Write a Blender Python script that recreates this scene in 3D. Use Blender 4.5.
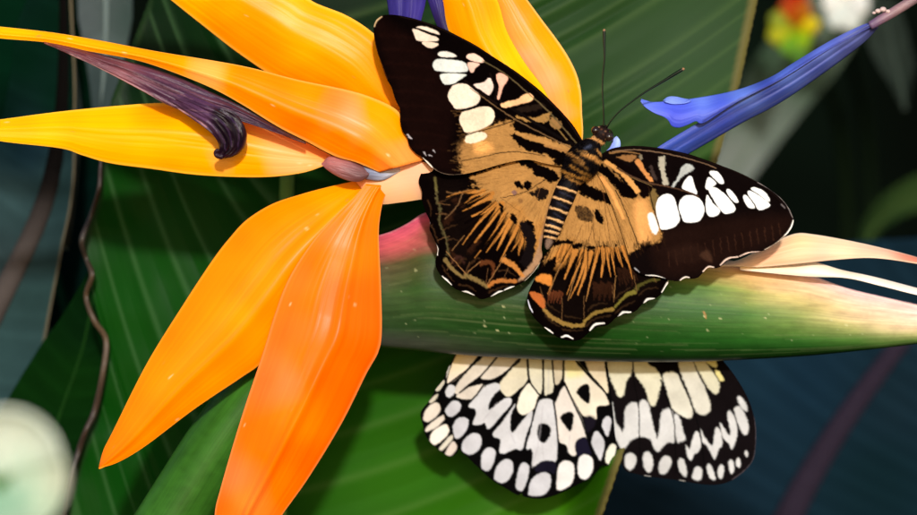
import bpy, math, random
import numpy as np
from mathutils import Vector

random.seed(7)
scene = bpy.context.scene
for o in list(bpy.data.objects):
    bpy.data.objects.remove(o, do_unlink=True)

# ------------------------------------------------------------------ scale and camera
U = 0.0002            # metres per millimetre-like modelling unit (a wing span comes out near 9 cm)
D = 2600.0            # distance camera - butterfly in modelling units
CX, CY = 458.5, 257.5
cam_data = bpy.data.cameras.new("camera")
cam = bpy.data.objects.new("camera", cam_data)
scene.collection.objects.link(cam)
cam.location = (0, -D * U, 0)
cam.rotation_euler = (math.radians(90), 0, 0)
cam_data.sensor_width = 36
cam_data.lens = 36 * D / 917.0
cam_data.clip_start = 0.01
cam_data.clip_end = 100
cam_data.dof.use_dof = True
cam_data.dof.focus_distance = (D - 0) * U
cam_data.dof.aperture_fstop = 13.0
cam_data.dof.aperture_blades = 7
scene.camera = cam

# ------------------------------------------------------------------ daylight
SUN_EL, SUN_AZ = 17.0, 4.0      # degrees; azimuth from the camera axis, positive = from the right
world = bpy.data.worlds.new("World")
scene.world = world
world.use_nodes = True
nt = world.node_tree
sky = nt.nodes.new("ShaderNodeTexSky")
sky.sky_type = 'NISHITA'
sky.sun_disc = False
sky.sun_elevation = math.radians(SUN_EL)
sky.sun_rotation = math.radians(180 - SUN_AZ)
nt.links.new(sky.outputs[0], nt.nodes["Background"].inputs[0])
nt.nodes["Background"].inputs[1].default_value = 0.15
sd = bpy.data.lights.new("sun", 'SUN')
sd.energy = 3.3
sd.angle = math.radians(3.0)
sd.color = (1.0, 0.965, 0.91)
sun = bpy.data.objects.new("sun", sd)
scene.collection.objects.link(sun)
a, e = math.radians(SUN_AZ), math.radians(SUN_EL)
dirv = -Vector((math.sin(a) * math.cos(e), -math.cos(a) * math.cos(e), math.sin(e)))
sun.rotation_euler = dirv.to_track_quat('-Z', 'Y').to_euler()
sun.location = (0.1, -1.0, 0.5)
vs = scene.view_settings
vs.view_transform = 'Standard'
vs.look = 'None'
vs.exposure = 0.0
vs.gamma = 1.0

# ------------------------------------------------------------------ helpers
def lin(c):
    c = np.asarray(c, float) / 255.0
    return np.where(c <= 0.04045, c / 12.92, ((c + 0.055) / 1.055) ** 2.4)

def W(p):
    """modelling coordinates (x right, y down, z towards the viewer) -> metres"""
    p = np.asarray(p, float)
    k = (D - p[..., 2]) / D
    return np.stack([(p[..., 0] - CX) * k * U, -p[..., 2] * U, -(p[..., 1] - CY) * k * U], -1)

def vnoise(x, y, s, seed=0):
    x = np.asarray(x, float) / s; y = np.asarray(y, float) / s
    xi = np.floor(x).astype(np.int64); yi = np.floor(y).astype(np.int64)
    fx = x - xi; fy = y - yi
    fx = fx * fx * (3 - 2 * fx); fy = fy * fy * (3 - 2 * fy)
    def h(i, j):
        n = (i * 374761393 + j * 668265263 + seed * 1442695041) & 0xffffffff
        n = ((n ^ (n >> 13)) * 1274126177) & 0xffffffff
        n = (n ^ (n >> 16)) & 0xffffffff
        return n / 4294967295.0 * 2 - 1
    return (h(xi, yi) * (1 - fx) + h(xi + 1, yi) * fx) * (1 - fy) + (h(xi, yi + 1) * (1 - fx) + h(xi + 1, yi + 1) * fx) * fy

def crom(pts, n=6, closed=True):
    P = np.asarray(pts, float); m = len(P); out = []
    rng = range(m) if closed else range(m - 1)
    t = np.arange(n) / n
    for i in rng:
        if closed:
            a, b, c, d = P[(i - 1) % m], P[i], P[(i + 1) % m], P[(i + 2) % m]
        else:
            b, c = P[i], P[i + 1]
            a = P[i - 1] if i > 0 else 2 * b - c
            d = P[i + 2] if i + 2 < m else 2 * c - b
        tt = t[:, None]
        out.append(0.5 * ((2 * b) + (-a + c) * tt + (2 * a - 5 * b + 4 * c - d) * tt ** 2 + (-a + 3 * b - 3 * c + d) * tt ** 3))
    out = np.vstack(out)
    if not closed: out = np.vstack([out, P[-1:]])
    return out

def vivid(c, k=1.25):
    l = c @ np.array([.2126, .7152, .0722])
    return np.clip(l[:, None] + (c - l[:, None]) * k, 0, 1)

def resample(pts, n):
    c = crom(pts, 10, False)
    d = np.r_[0, np.cumsum(np.linalg.norm(np.diff(c, axis=0), axis=1))]
    t = np.linspace(0, d[-1], n)
    return np.stack([np.interp(t, d, c[:, k]) for k in range(c.shape[1])], -1)

def seg_dist(x, y, P, closed=True, want_point=False, widths=None):
    n = len(P); m = n if closed else n - 1
    best = np.full(x.shape, 1e18); bx = np.zeros_like(x); by = np.zeros_like(x); bt = np.zeros_like(x)
    for i in range(m):
        ax, ay = P[i][0], P[i][1]; cx, cy = P[(i + 1) % n][0], P[(i + 1) % n][1]
        dx, dy = cx - ax, cy - ay; L = dx * dx + dy * dy + 1e-12
        t = np.clip(((x - ax) * dx + (y - ay) * dy) / L, 0, 1)
        qx = ax + t * dx; qy = ay + t * dy
        d = np.hypot(x - qx, y - qy)
        if widths is not None:
            d = d - (widths[i] + t * (widths[(i + 1) % n] - widths[i]))
        k = d < best
        best = np.where(k, d, best)
        if want_point:
            bx = np.where(k, qx, bx); by = np.where(k, qy, by)
    return (best, bx, by) if want_point else best

def inside(x, y, P):
    r = np.zeros(x.shape, bool); n = len(P)
    for i in range(n):
        ax, ay = P[i]; bx, by = P[(i + 1) % n]
        if ay == by: continue
        c = ((ay > y) != (by > y)) & (x < (bx - ax) * (y - ay) / (by - ay) + ax)
        r ^= c
    return r

def tile(ox, oy, s=5.725):
    return lambda pts: [(ox + p[0] / s, oy + p[1] / s) for p in pts]

class Canvas:
    """natural pigment of a surface, laid out in the surface's own plan"""
    def __init__(s, x, y, base, seed=0):
        s.x = x; s.y = y; s.seed = seed; s.grow = 0.0
        s.rgb = np.tile(lin(base), (len(x), 1)); s.h = np.zeros(len(x))
        s.jx = vnoise(x, y, 2.2, seed + 1) + 0.6 * vnoise(x, y, 1.0, seed + 2)
        s.jy = vnoise(x, y, 2.2, seed + 3) + 0.6 * vnoise(x, y, 1.0, seed + 4)
        s.n = vnoise(x, y, 1.2, seed + 5)
    def _blend(s, k, m, col, h=0):
        m = m[:, None]
        s.rgb[k] = s.rgb[k] * (1 - m) + lin(col) * m
        if h: s.h[k] += m[:, 0] * h
    def poly(s, pts, col, soft=0.8, jit=0.3, alpha=1.0, smooth=True, vary=0.0, grow=0.0):
        P = crom(pts, 4) if smooth else np.asarray(pts, float)
        if tuple(col) == (6, 3, 3): grow = grow + .7      # black scales spread a little past each patch
        mg = soft + 2 * jit + 1
        k = np.where((s.x > P[:, 0].min() - mg) & (s.x < P[:, 0].max() + mg) & (s.y > P[:, 1].min() - mg) & (s.y < P[:, 1].max() + mg))[0]
        if not len(k): return
        x = s.x[k] + s.jx[k] * jit; y = s.y[k] + s.jy[k] * jit
        d = seg_dist(x, y, P); d = np.where(inside(x, y, P), -d, d) - grow - s.grow
        m = np.clip(0.5 - d / (2 * soft), 0, 1); m = m * m * (3 - 2 * m) * alpha
        if vary: m = m * np.clip(1 - vary * (0.5 + 0.5 * s.n[k]), 0, 1)
        s._blend(k, m, col)
    def stroke(s, pts, w0, w1, col, soft=0.5, jit=0.3, alpha=1.0, h=0.0, smooth=True, wm=None):
        P = crom(pts, 5, False) if smooth and len(pts) > 2 else np.asarray(pts, float)
        n = len(P)
        wd = np.linspace(w0 / 2, w1 / 2, n)
        if wm is not None: wd = np.interp(np.linspace(0, 1, n), [0, .5, 1], [w0 / 2, wm / 2, w1 / 2])
        mg = soft + 2 * jit + 1 + max(wd)
        k = np.where((s.x > P[:, 0].min() - mg) & (s.x < P[:, 0].max() + mg) & (s.y > P[:, 1].min() - mg) & (s.y < P[:, 1].max() + mg))[0]
        if not len(k): return
        x = s.x[k] + s.jx[k] * jit; y = s.y[k] + s.jy[k] * jit
        d = seg_dist(x, y, P, False, widths=wd)
        m = np.clip(0.5 - d / (2 * soft), 0, 1); m = m * m * (3 - 2 * m) * alpha
        s._blend(k, m, col, h)
    def speck(s, amount=0.12, size=0.9):
        v = 1 + amount * .7 * vnoise(s.x, s.y, size, s.seed + 9) + amount * 0.6 * vnoise(s.x, s.y, size * 3, s.seed + 10) + amount * vnoise(s.x, s.y, 13, s.seed + 12)
        s.rgb = np.clip(s.rgb * v[:, None], 0, 1)

def idw(x, y, samples, power=3.0):
    acc = np.zeros((len(x), 3)); w = np.zeros(len(x))
    for sx, sy, c in samples:
        k = 1.0 / ((x - sx) ** 2 + (y - sy) ** 2 + 150.0) ** (power / 2)
        acc += k[:, None] * lin(c); w += k
    return acc / w[:, None]

def root(name, label, cat, at, group=None):
    o = bpy.data.objects.new(name, None)
    o.empty_display_size = 0.01
    scene.collection.objects.link(o)
    o.location = Vector(W(np.array(at, float)))
    o['label'] = label; o['category'] = cat
    if group: o['group'] = group
    return o

def world_loc(o):
    v = Vector((0, 0, 0))
    while o is not None:
        v += o.location; o = o.parent
    return v

def mesh_obj(name, verts, faces, mat, parent=None, cols=None, uvs=None, smooth=True, solid=0.0, label=None, subs=0):
    """verts in modelling coordinates; stored relative to the thing they belong to"""
    w = W(np.asarray(verts, float))
    if parent is not None: w = w - np.array(world_loc(parent))
    me = bpy.data.meshes.new(name)
    nv = len(w); me.vertices.add(nv)
    me.vertices.foreach_set('co', w.ravel())
    faces = [list(f) for f in faces] if not isinstance(faces, np.ndarray) else faces
    if isinstance(faces, np.ndarray):
        nf, k = faces.shape
        me.loops.add(nf * k); me.loops.foreach_set('vertex_index', faces.ravel())
        me.polygons.add(nf); me.polygons.foreach_set('loop_start', np.arange(nf) * k)
        me.polygons.foreach_set('loop_total', np.full(nf, k))
        me.update(calc_edges=True); me.validate()
    else:
        me.from_pydata([tuple(v) for v in w], [], faces) if False else None
        me = bpy.data.meshes.new(name); me.from_pydata([tuple(v) for v in w], [], faces); me.update()
    if cols is not None:
        at = me.color_attributes.new('Col', 'FLOAT_COLOR', 'POINT')
        c4 = np.ones((nv, 4)); c4[:, :3] = np.clip(cols, 0, 1)
        at.data.foreach_set('color', c4.ravel())
    if uvs is not None:
        uvl = me.uv_layers.new(name='UVMap')
        li = np.empty(len(me.loops), int); me.loops.foreach_get('vertex_index', li)
        uvl.data.foreach_set('uv', np.asarray(uvs)[li].ravel())
    me.polygons.foreach_set('use_smooth', np.full(len(me.polygons), smooth))
    me.materials.append(mat)
    o = bpy.data.objects.new(name, me)
    scene.collection.objects.link(o)
    if parent is not None: o.parent = parent
    if solid:
        md = o.modifiers.new('thickness', 'SOLIDIFY'); md.thickness = solid * U; md.offset = 0
    if label: o['label'] = label
    return o

def grid_faces(nu, nv, wrap=False, off=0):
    i, j = np.meshgrid(np.arange(nu - 1), np.arange(nv if wrap else nv - 1), indexing='ij')
    j2 = (j + 1) % nv
    f = np.stack([i * nv + j, (i + 1) * nv + j, (i + 1) * nv + j2, i * nv + j2], -1).reshape(-1, 4)
    return f + off

def loft(A, B, nu=90, nv=30, zA=0, zB=0, camber=0, keel=0, kpos=0.5, kw=0.1, zu=None, ripple=0.0, seed=0):
    """surface between two edge curves; returns verts, faces, uv"""
    a = resample(A, nu); b = resample(B, nu)
    u = np.linspace(0, 1, nu)[:, None]; v = np.linspace(0, 1, nv)[None, :]
    x = a[:, 0:1] * (1 - v) + b[:, 0:1] * v
    y = a[:, 1:2] * (1 - v) + b[:, 1:2] * v
    def f(q): return np.interp(u[:, 0], np.linspace(0, 1, len(q)), q)[:, None] if hasattr(q, '__len__') else np.full((nu, 1), float(q))
    width = np.hypot(a[:, 0] - b[:, 0], a[:, 1] - b[:, 1])[:, None]
    wn = width / width.max()
    z = f(zA) * (1 - v) + f(zB) * v + f(camber) * wn * 4 * v * (1 - v) + f(keel) * np.sqrt(wn) * np.exp(-((v - f(kpos)) / kw) ** 2)
    if zu is not None: z = z + f(zu)
    if ripple:
        z = z + ripple * wn * (vnoise(u * 4 + 0 * v, v * 14 + 0 * u, 1.0, seed) + 0.5 * vnoise(u * 8 + 0 * v, v * 34 + 0 * u, 1.0, seed + 1))
    V = np.stack([x + 0 * z, y + 0 * z, z + 0 * x], -1).reshape(-1, 3)
    uv = np.stack([u + 0 * v, v + 0 * u], -1).reshape(-1, 2)
    return V, grid_faces(nu, nv), uv

def tube(path, n=60, seg=20, flat=1.0, cap=True):
    """path rows x,y,z,r"""
    c = resample(path, n)
    P = c[:, :3]; r = c[:, 3]
    T = np.gradient(P, axis=0); T /= np.linalg.norm(T, axis=1)[:, None] + 1e-9
    Z = np.array([0, 0, 1.0])
    if abs(T[:, 2]).mean() > 0.9: Z = np.array([0, 1.0, 0])
    N = np.cross(T, Z); N /= np.linalg.norm(N, axis=1)[:, None] + 1e-9
    B = np.cross(N, T)
    th = np.linspace(0, 2 * math.pi, seg, endpoint=False)
    V = P[:, None, :] + r[:, None, None] * (np.cos(th)[None, :, None] * N[:, None, :] + flat * np.sin(th)[None, :, None] * B[:, None, :])
    V = V.reshape(-1, 3)
    F = grid_faces(n, seg, True)
    uv = np.stack([np.repeat(np.linspace(0, 1, n), seg), np.tile(np.linspace(0, 1, seg), n)], -1)
    if cap:
        V = np.vstack([V, P[:1], P[-1:]]); m = n * seg
        j = np.arange(seg); j2 = (j + 1) % seg
        F = np.vstack([F, np.stack([np.full(seg, m), j, j2, np.full(seg, m)], -1)[:, [0, 1, 2, 2]],
                       np.stack([np.full(seg, m + 1), (n - 1) * seg + j2, (n - 1) * seg + j, (n - 1) * seg + j], -1)])
        uv = np.vstack([uv, [[0, 0], [1, 0]]])
    return V, F, uv

def clean_faces(F):
    """quads and collapsed quads -> python lists"""
    out = []
    for f in F.tolist():
        g = []
        for k in f:
            if k not in g: g.append(k)
        if len(g) > 2: out.append(g)
    return out

def tube_obj(name, path, mat, parent=None, n=60, seg=20, flat=1.0, cols=None, **kw):
    V, F, uv = tube(path, n, seg, flat)
    c = None
    if cols is not None:
        c = cols(V[:, 0], V[:, 1]) if callable(cols) else np.tile(lin(cols), (len(V), 1))
    return mesh_obj(name, V, clean_faces(F), mat, parent, c, uv, **kw)

# ------------------------------------------------------------------ materials
def mat_new(name):
    m = bpy.data.materials.new(name); m.use_nodes = True
    return m, m.node_tree, m.node_tree.nodes['Principled BSDF']

def surface(name, rough=0.45, streak=(3, 60), streak_amt=0.12, bump=0.15, bump_dist=0.0001, spec=0.5, coat=0.0,
            sss=0.0, sheen=0.0, color=None, fine=0.0, rough_var=0.1, trans=0.0):
    """pigment from the colour attribute (or a flat colour), varied by streaky noise that follows the surface's own grain"""
    m, t, b = mat_new(name)
    L = t.links; N = t.nodes
    if color is None:
        src = N.new('ShaderNodeVertexColor'); src.layer_name = 'Col'; base = src.outputs[0]
    else:
        src = N.new('ShaderNodeRGB'); src.outputs[0].default_value = (*lin(color), 1); base = src.outputs[0]
    uv = N.new('ShaderNodeTexCoord')
    mp = N.new('ShaderNodeMapping'); mp.inputs['Scale'].default_value = (streak[0], streak[1], 1)
    L.new(uv.outputs['UV'], mp.inputs[0])
    nz = N.new('ShaderNodeTexNoise'); nz.inputs['Scale'].default_value = 1.0; nz.inputs['Detail'].default_value = 5
    nz.inputs['Roughness'].default_value = 0.65
    L.new(mp.outputs[0], nz.inputs['Vector'])
    mr = N.new('ShaderNodeMapRange'); mr.inputs[1].default_value = 0.25; mr.inputs[2].default_value = 0.75
    mr.inputs[3].default_value = 1 - streak_amt; mr.inputs[4].default_value = 1 + streak_amt
    L.new(nz.outputs[0], mr.inputs[0])
    mx = N.new('ShaderNodeVectorMath'); mx.operation = 'SCALE'
    L.new(base, mx.inputs[0]); L.new(mr.outputs[0], mx.inputs['Scale'])
    L.new(mx.outputs[0], b.inputs['Base Color'])
    # fine cellular grain in object space
    n2 = N.new('ShaderNodeTexNoise'); n2.inputs['Scale'].default_value = 2600; n2.inputs['Detail'].default_value = 3
    L.new(uv.outputs['Object'], n2.inputs['Vector'])
    ad = N.new('ShaderNodeMath'); ad.operation = 'MULTIPLY_ADD'; ad.inputs[1].default_value = fine
    L.new(n2.outputs[0], ad.inputs[0]); L.new(nz.outputs[0], ad.inputs[2])
    bp = N.new('ShaderNodeBump'); bp.inputs['Strength'].default_value = bump; bp.inputs['Distance'].default_value = bump_dist
    L.new(ad.outputs[0], bp.inputs['Height']); L.new(bp.outputs[0], b.inputs['Normal'])
    rr = N.new('ShaderNodeMapRange'); rr.inputs[3].default_value = max(0.05, rough - rough_var); rr.inputs[4].default_value = rough + rough_var
    L.new(nz.outputs[0], rr.inputs[0]); L.new(rr.outputs[0], b.inputs['Roughness'])
    b.inputs['Specular IOR Level'].default_value = spec
    b.inputs['Coat Weight'].default_value = coat; b.inputs['Coat Roughness'].default_value = 0.25
    b.inputs['Sheen Weight'].default_value = sheen
    if sss:
        b.inputs['Subsurface Weight'].default_value = sss
        b.inputs['Subsurface Scale'].default_value = 0.0006
        b.inputs['Subsurface Radius'].default_value = (1, 0.5, 0.25)
    if trans:
        tr = N.new('ShaderNodeBsdfTranslucent'); L.new(mx.outputs[0], tr.inputs[0]); L.new(bp.outputs[0], tr.inputs['Normal'])
        ms = N.new('ShaderNodeMixShader'); ms.inputs[0].default_value = trans
        out = N['Material Output']
        L.new(b.outputs[0], ms.inputs[1]); L.new(tr.outputs[0], ms.inputs[2]); L.new(ms.outputs[0], out.inputs['Surface'])
    return m

M_PETAL = surface('orange_sepal', rough=0.3, streak=(1.6, 60), streak_amt=0.05, bump=0.3, bump_dist=0.00006, spec=0.09, sss=0.0, fine=0.2)
M_WING = surface('wing_scales', rough=0.45, streak=(1, 1), streak_amt=0.02, bump=0.3, bump_dist=0.00003, spec=0.0, fine=2.0)
M_BODY = surface('insect_body', rough=0.5, streak=(40, 30), streak_amt=0.3, bump=0.7, bump_dist=0.0001, spec=0.06, fine=1.0)
M_EYE = surface('insect_eye', rough=0.2, streak=(60, 60), streak_amt=0.3, bump=0.2, bump_dist=0.00003, spec=0.5)
M_DARK = surface('insect_horn', rough=0.4, streak=(60, 3), streak_amt=0.2, bump=0.2, bump_dist=0.00003, spec=0.2)
M_SPATHE = surface('spathe_skin', rough=0.36, streak=(4, 80), streak_amt=0.2, bump=0.5, bump_dist=0.00006, spec=0.1, fine=0.4)
M_LEAF = surface('leaf_blade', rough=0.4, streak=(13, 2), streak_amt=0.09, bump=0.05, bump_dist=0.0001, spec=0.03, fine=0.2)
M_FARLEAF = surface('far_leaf_blade', rough=0.38, streak=(30, 3), streak_amt=0.12, bump=0.2, bump_dist=0.0002, spec=0.0)
M_BLUE = surface('blue_petal_skin', rough=0.45, streak=(3, 26), streak_amt=0.16, bump=0.4, bump_dist=0.00008, spec=0.2, fine=0.4)
M_DRY = surface('withered_petal_skin', rough=0.32, streak=(6, 22), streak_amt=0.22, bump=0.6, bump_dist=0.0002, spec=0.3, fine=0.5)
M_HAIR = surface('body_hair', rough=0.6, streak=(3, 3), streak_amt=0.2, bump=0.0, spec=0.1)
# ------------------------------------------------------------------ wings
def wing(name, outline, zf, paint, mat, parent, base, h=0.75, seed=0, thick=0.5, label=None, speck=0.12):
    O = crom(outline, 6)
    x0, y0 = O.min(0) - 2 * h; x1, y1 = O.max(0) + 2 * h
    nx = int((x1 - x0) / h) + 2; ny = int((y1 - y0) / h) + 2
    gx, gy = np.meshgrid(x0 + np.arange(nx) * h, y0 + np.arange(ny) * h, indexing='ij')
    ins = inside(gx.ravel(), gy.ravel(), O).reshape(gx.shape)
    cell = ins[:-1, :-1] | ins[1:, :-1] | ins[1:, 1:] | ins[:-1, 1:]
    use = np.zeros_like(ins)
    use[:-1, :-1] |= cell; use[1:, :-1] |= cell; use[1:, 1:] |= cell; use[:-1, 1:] |= cell
    X = gx.copy(); Y = gy.copy()
    k = use & ~ins
    d, bx, by = seg_dist(gx[k], gy[k], O, True, True)
    X[k] = bx; Y[k] = by
    idx = -np.ones(ins.shape, int); idx[use] = np.arange(use.sum())
    ci, cj = np.where(cell)
    F = np.stack([idx[ci, cj], idx[ci + 1, cj], idx[ci + 1, cj + 1], idx[ci, cj + 1]], -1)
    x = X[use]; y = Y[use]
    cv = Canvas(x, y, base, seed)
    paint(cv)
    cv.speck(speck)
    z = zf(x, y) + cv.h
    V = np.stack([x, y, z], -1)
    uv = np.stack([(x - x0) / (x1 - x0), (y - y0) / (y1 - y0)], -1)
    return mesh_obj(name, V, F, mat, parent, cv.rgb, uv, solid=thick, label=label)

OCH = (164, 119, 66); OCH2 = (172, 116, 54); BLK = (6, 3, 3); BRN = (62, 38, 24); OLV = (128, 112, 62); WH = (250, 250, 250)
CREAM = (222, 202, 184); PINK = (226, 168, 146)
t1 = tile(370, 10); t2 = tile(370, 100); t3 = tile(370, 190); t4 = tile(420, 250); t5 = tile(480, 60)
t6 = tile(500, 140); t7 = tile(510, 210); t8 = tile(520, 260); t9 = tile(600, 140); t10 = tile(660, 160); t11 = tile(600, 200)

LFW = [(373.8,25.7),(376,20.5),(381,16),(389,14.7),(399.7,15.6),(413.7,18.7),(427.6,23),(443.4,28.8),(457,35.6),(474.8,45),(492,56),(509.7,67.5),(522,76.2),(541,91.4),(558.6,109),(572.6,124.6),(581.3,138.6),
       (586,147),(586,158),(576,166),(560,166),(545,163.5),(530,160),(518.5,160.5),(499,164.8),(481.8,170),(466,173.8),(457,174.8),(448.6,174.8),(440,172.5),(430.3,166.4),(422.4,157.6),(415.4,152.8),(409.6,146),(407.2,138),(402.6,131),(400.3,121),(400,109.5),(396,101),(393.6,94),(391.4,87),(385.7,77),(381.5,64),(376.6,50),(374,36)]
LHW = [(421,158),(422,170),(419,178.6),(419,184),(421.8,191),(422.2,200.5),(425.4,211),(429.6,221),(429.8,230),(433.5,238),(437.4,247.6),(437,254.6),(435.3,261.5),(437,269.5),(442,276.6),(450.6,284.5),(455.5,289),(462.8,291.7),(474,295.3),(481,299),(490,297),(502,291.6),(514.3,286.6),(524.8,281),(531.8,274.3),(537,268),(541,261),(542.5,255),(541.5,248),(543,236),(546,222),(551,206),(558,190),(568,172),(560,160),(530,150),(490,150),(450,150)]
RHW = [(549,250),(543,256),(540,263),(538,270),(534,280),(529.3,290),(527.4,298),(529.3,308),(533,316),(538,322),(545,328),(552.7,334.3),(561.5,338.8),(572.4,341),(581,339),(587,334),(592,330),(598,326.6),(606,325.6),(611,322.5),(616,317.6),(622,315),(632,312.6),(637,310),(642,304.5),(648,301),(656,298),(661,294),(665,288),(668.5,281),(664,272),(650,250),(625,200),(600,165),(580,170),(574,185),(567,206),(560,228),(554,242)]
RFW = [(596,158),(604,152.5),(611,149),(619,147),(635,146),(652.4,147.3),(670,150),(687,153.6),(705,159.5),(722,166),(739.7,173),(761,184),(778.8,196.3),(789,208.6),(793.4,219),(792.5,226),(788,233),(782,239),(771.8,246),(764,250.4),(757,252),(748.5,253.4),(742,257.2),(738,258.2),(731,258.4),(725,263),(720,267),(715,268.3),(708.3,267.6),(703,272.5),(698,277.5),(692,278.8),(685.6,277.8),(680,280.8),(674,281),(668,279.6),(664.6,278.4),(656,276.3),(645.4,275.4),(637,271.5),(631,264),(625,243),(614,211),(602,182),(592,166)]

def edge_dash(c, pts, w=1.2, col=(225, 220, 215), a=1.0):
    c.stroke(pts, w * .6, w * .6, col, soft=0.45, jit=0.15, alpha=a, wm=w)

def radial(c, region, org, n, col, L=(4, 12), w=.45, alpha=.35, seed=1):
    """fine scale rows and hairs fanning out from the wing root"""
    r_ = np.random.RandomState(seed); P = np.array(region, float)
    x0, y0 = P.min(0); x1, y1 = P.max(0); k = 0
    while k < n:
        x, y = r_.uniform(x0, x1), r_.uniform(y0, y1)
        if not inside(np.array([x]), np.array([y]), P)[0]: continue
        k += 1
        a = math.atan2(y - org[1], x - org[0]) + r_.normal(0, .06); l = r_.uniform(*L)
        c.stroke([(x, y), (x + l * math.cos(a), y + l * math.sin(a))], w, w * .4, col, soft=.45, jit=.2, alpha=alpha * r_.uniform(.5, 1))

def paint_lfw(c):
    # warm dark brown cast of the outer field, with fine scale rows
    c.poly([(374,20),(400,30),(440,60),(455,100),(450,150),(455,172),(430,164),(405,130),(392,80)], (16, 6, 5), soft=8, jit=0)
    for i in range(9):
        y = 35 + i * 14
        c.stroke([(380 + i * 3.0, y), (400 + i * 4, y + 1), (425 + i * 3, y + 4)], 3, 1, (24, 9, 7), soft=2.2, jit=1.2, alpha=0.5)
    och = [(463,143),(473,132),(489,126.5),(505,121.5),(515,121),(526,127),(541,134),(556,139),(572,147),(586,152),(586,165),(560,168),(545,166),(518.5,163),(499,167),(481.8,173),(466,177),(461,168),(460,155)]
    c.poly(och, OCH, soft=2.2, jit=2.2)
    c.poly([(460,143),(475,130),(490,126),(486,140),(470,150),(462,160)], (150,108,62), soft=5, jit=2, alpha=0.5)
    c.poly(t2([(600,250),(640,235),(690,250),(700,285),(650,305),(600,300)]), (240,170,95), soft=4, jit=0.5, alpha=0.8)
    # speckled transition towards the dark field
    for i in range(60):
        x = random.gauss(458, 4); y = random.uniform(108, 172)
        c.stroke([(x, y), (x + random.uniform(2, 7), y - random.uniform(-1, 1.5))], 0.9, 0.5, (92, 64, 36), soft=0.6, alpha=0.5)
    radial(c, och, (588,155), 300, (74,44,18), seed=2)
    # dark bands toward the base
    c.poly(t5([(180,370),(230,345),(300,360),(400,400),(500,440),(560,480),(480,480),(380,445),(300,425),(240,415),(215,440),(190,430),(205,400)]), BLK, soft=0.9, jit=1.2)
    c.poly(t6([(60,-30),(110,-28),(180,5),(260,30),(330,58),(420,90),(470,120),(400,140),(330,115),(260,80),(180,62),(120,38),(100,10)]), BLK, soft=0.9, jit=1.3)
    c.stroke([(517,133),(530,138.5),(548,143.5),(565,147)], 3.5, 3, OCH, soft=0.6)
    c.stroke([(545,145.5),(558,149),(572,153)], 2.2, 2, (150,106,60), soft=0.6)
    c.stroke([(556,162),(566,163),(580,160)], 6, 6, BLK, soft=1, jit=1)
    # cell bars above the cell vein
    c.poly(t5([(200,320),(300,330),(370,312),(402,298),(398,330),(372,358),(310,356),(250,350)]), (150,112,62), soft=0.8, jit=1)
    c.poly(t5([(408,328),(440,338),(468,372),(455,392),(425,390),(402,368)]), (140,104,62), soft=0.8, jit=1)
    c.poly(t5([(200,290),(260,300),(330,285),(380,265),(350,250),(280,262),(215,275)]), (34,24,18), soft=1.2, jit=1, alpha=.7)
    c.stroke([(500,101),(512,108.5),(532,121),(552,133),(572,144)], 2.4, 3.4, (12,8,8), soft=0.5, h=0.3)
    # white windows
    for pts, col in [
        ([(243,115),(265,112),(330,138),(385,158),(388,175),(340,180),(275,176),(260,158)], CREAM),
        ([(265,100),(295,92),(340,103),(385,122),(396,142),(345,126),(300,110)], CREAM),
        ([(297,185),(330,181),(385,190),(389,203),(360,217),(325,212)], (222,198,178)),
        ([(389,252),(405,239),(450,240),(488,257),(492,268),(450,271),(400,266)], (210,203,194)),
        ([(360,312),(374,286),(410,280),(500,290),(545,303),(562,340),(545,354),(480,357),(390,350),(366,337)], (202,206,202)),
        ([(400,375),(430,363),(520,365),(552,372),(520,395),(480,421),(430,427),(410,405)], (202,206,200)),
        ([(452,468),(478,432),(530,421),(582,440),(626,487),(626,522),(602,545),(548,562),(492,566),(470,542),(448,502)], CREAM),
        ([(550,270),(565,253),(600,250),(643,277),(652,298),(620,300),(580,290)], (228,190,172)),
        ([(560,302),(625,308),(602,335),(590,358),(572,350)], (222,180,162)),
        ([(595,425),(650,414),(678,390),(700,400),(706,440),(692,480),(672,486),(640,462),(605,441)], (220,196,184)),
        ([(722,378),(748,362),(790,385),(782,412),(762,440),(742,505),(728,505),(738,440)], PINK)]:
        c.poly(t1(pts), col, soft=0.55, jit=0.25)
    c.poly(t5([(120,252),(165,236),(210,226),(258,197),(288,193),(307,212),(290,236),(230,252),(170,268),(132,272)]), (230,178,130), soft=0.6, jit=0.4)
    c.poly(t2([(513,100),(530,70),(580,55),(640,38),(690,45),(713,80),(702,125),(662,155),(600,180),(547,185),(530,160),(512,125)]), (224,203,178), soft=0.5, jit=0.25)
    c.poly(t2([(543,227),(560,196),(600,184),(650,183),(669,205),(650,227),(590,247),(553,245)]), (224,206,180), soft=0.6, jit=0.35)
    # veins
    V = (20, 12, 9)
    c.stroke([(453,143),(470,134),(490,128.5),(512,121.5),(517,119)], 1.0, 0.9, V, soft=0.4, h=.3)
    c.stroke([(462,161),(485,156.5),(502,152.6),(520,152),(545,156)], 0.8, 0.8, V, soft=0.4, h=.3)
    c.stroke([(470,150),(480,146),(492,141)], 0.6, 0.4, (110,75,40), soft=0.4, alpha=.6)
    c.stroke([(465,81),(480,93),(497,104)], 2.2, 2.2, (16,9,8), soft=0.5, h=.3)
    c.stroke([(470,88),(488,101),(505,113),(520,122),(545,135),(575,150)], 0.9, 1.1, (104,78,52), soft=0.4, alpha=.85, h=.4)
    c.stroke([(490,74),(496,90),(495,99)], 2.2, 2.0, (16,9,8), soft=0.5)
    # costal veins, glossy brown
    c.stroke([(483,61),(505,74),(530,95),(551,114),(566,131),(576,143)], 1.0, 1.4, (92, 78, 52), soft=0.4, alpha=.8, h=.6)
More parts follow.
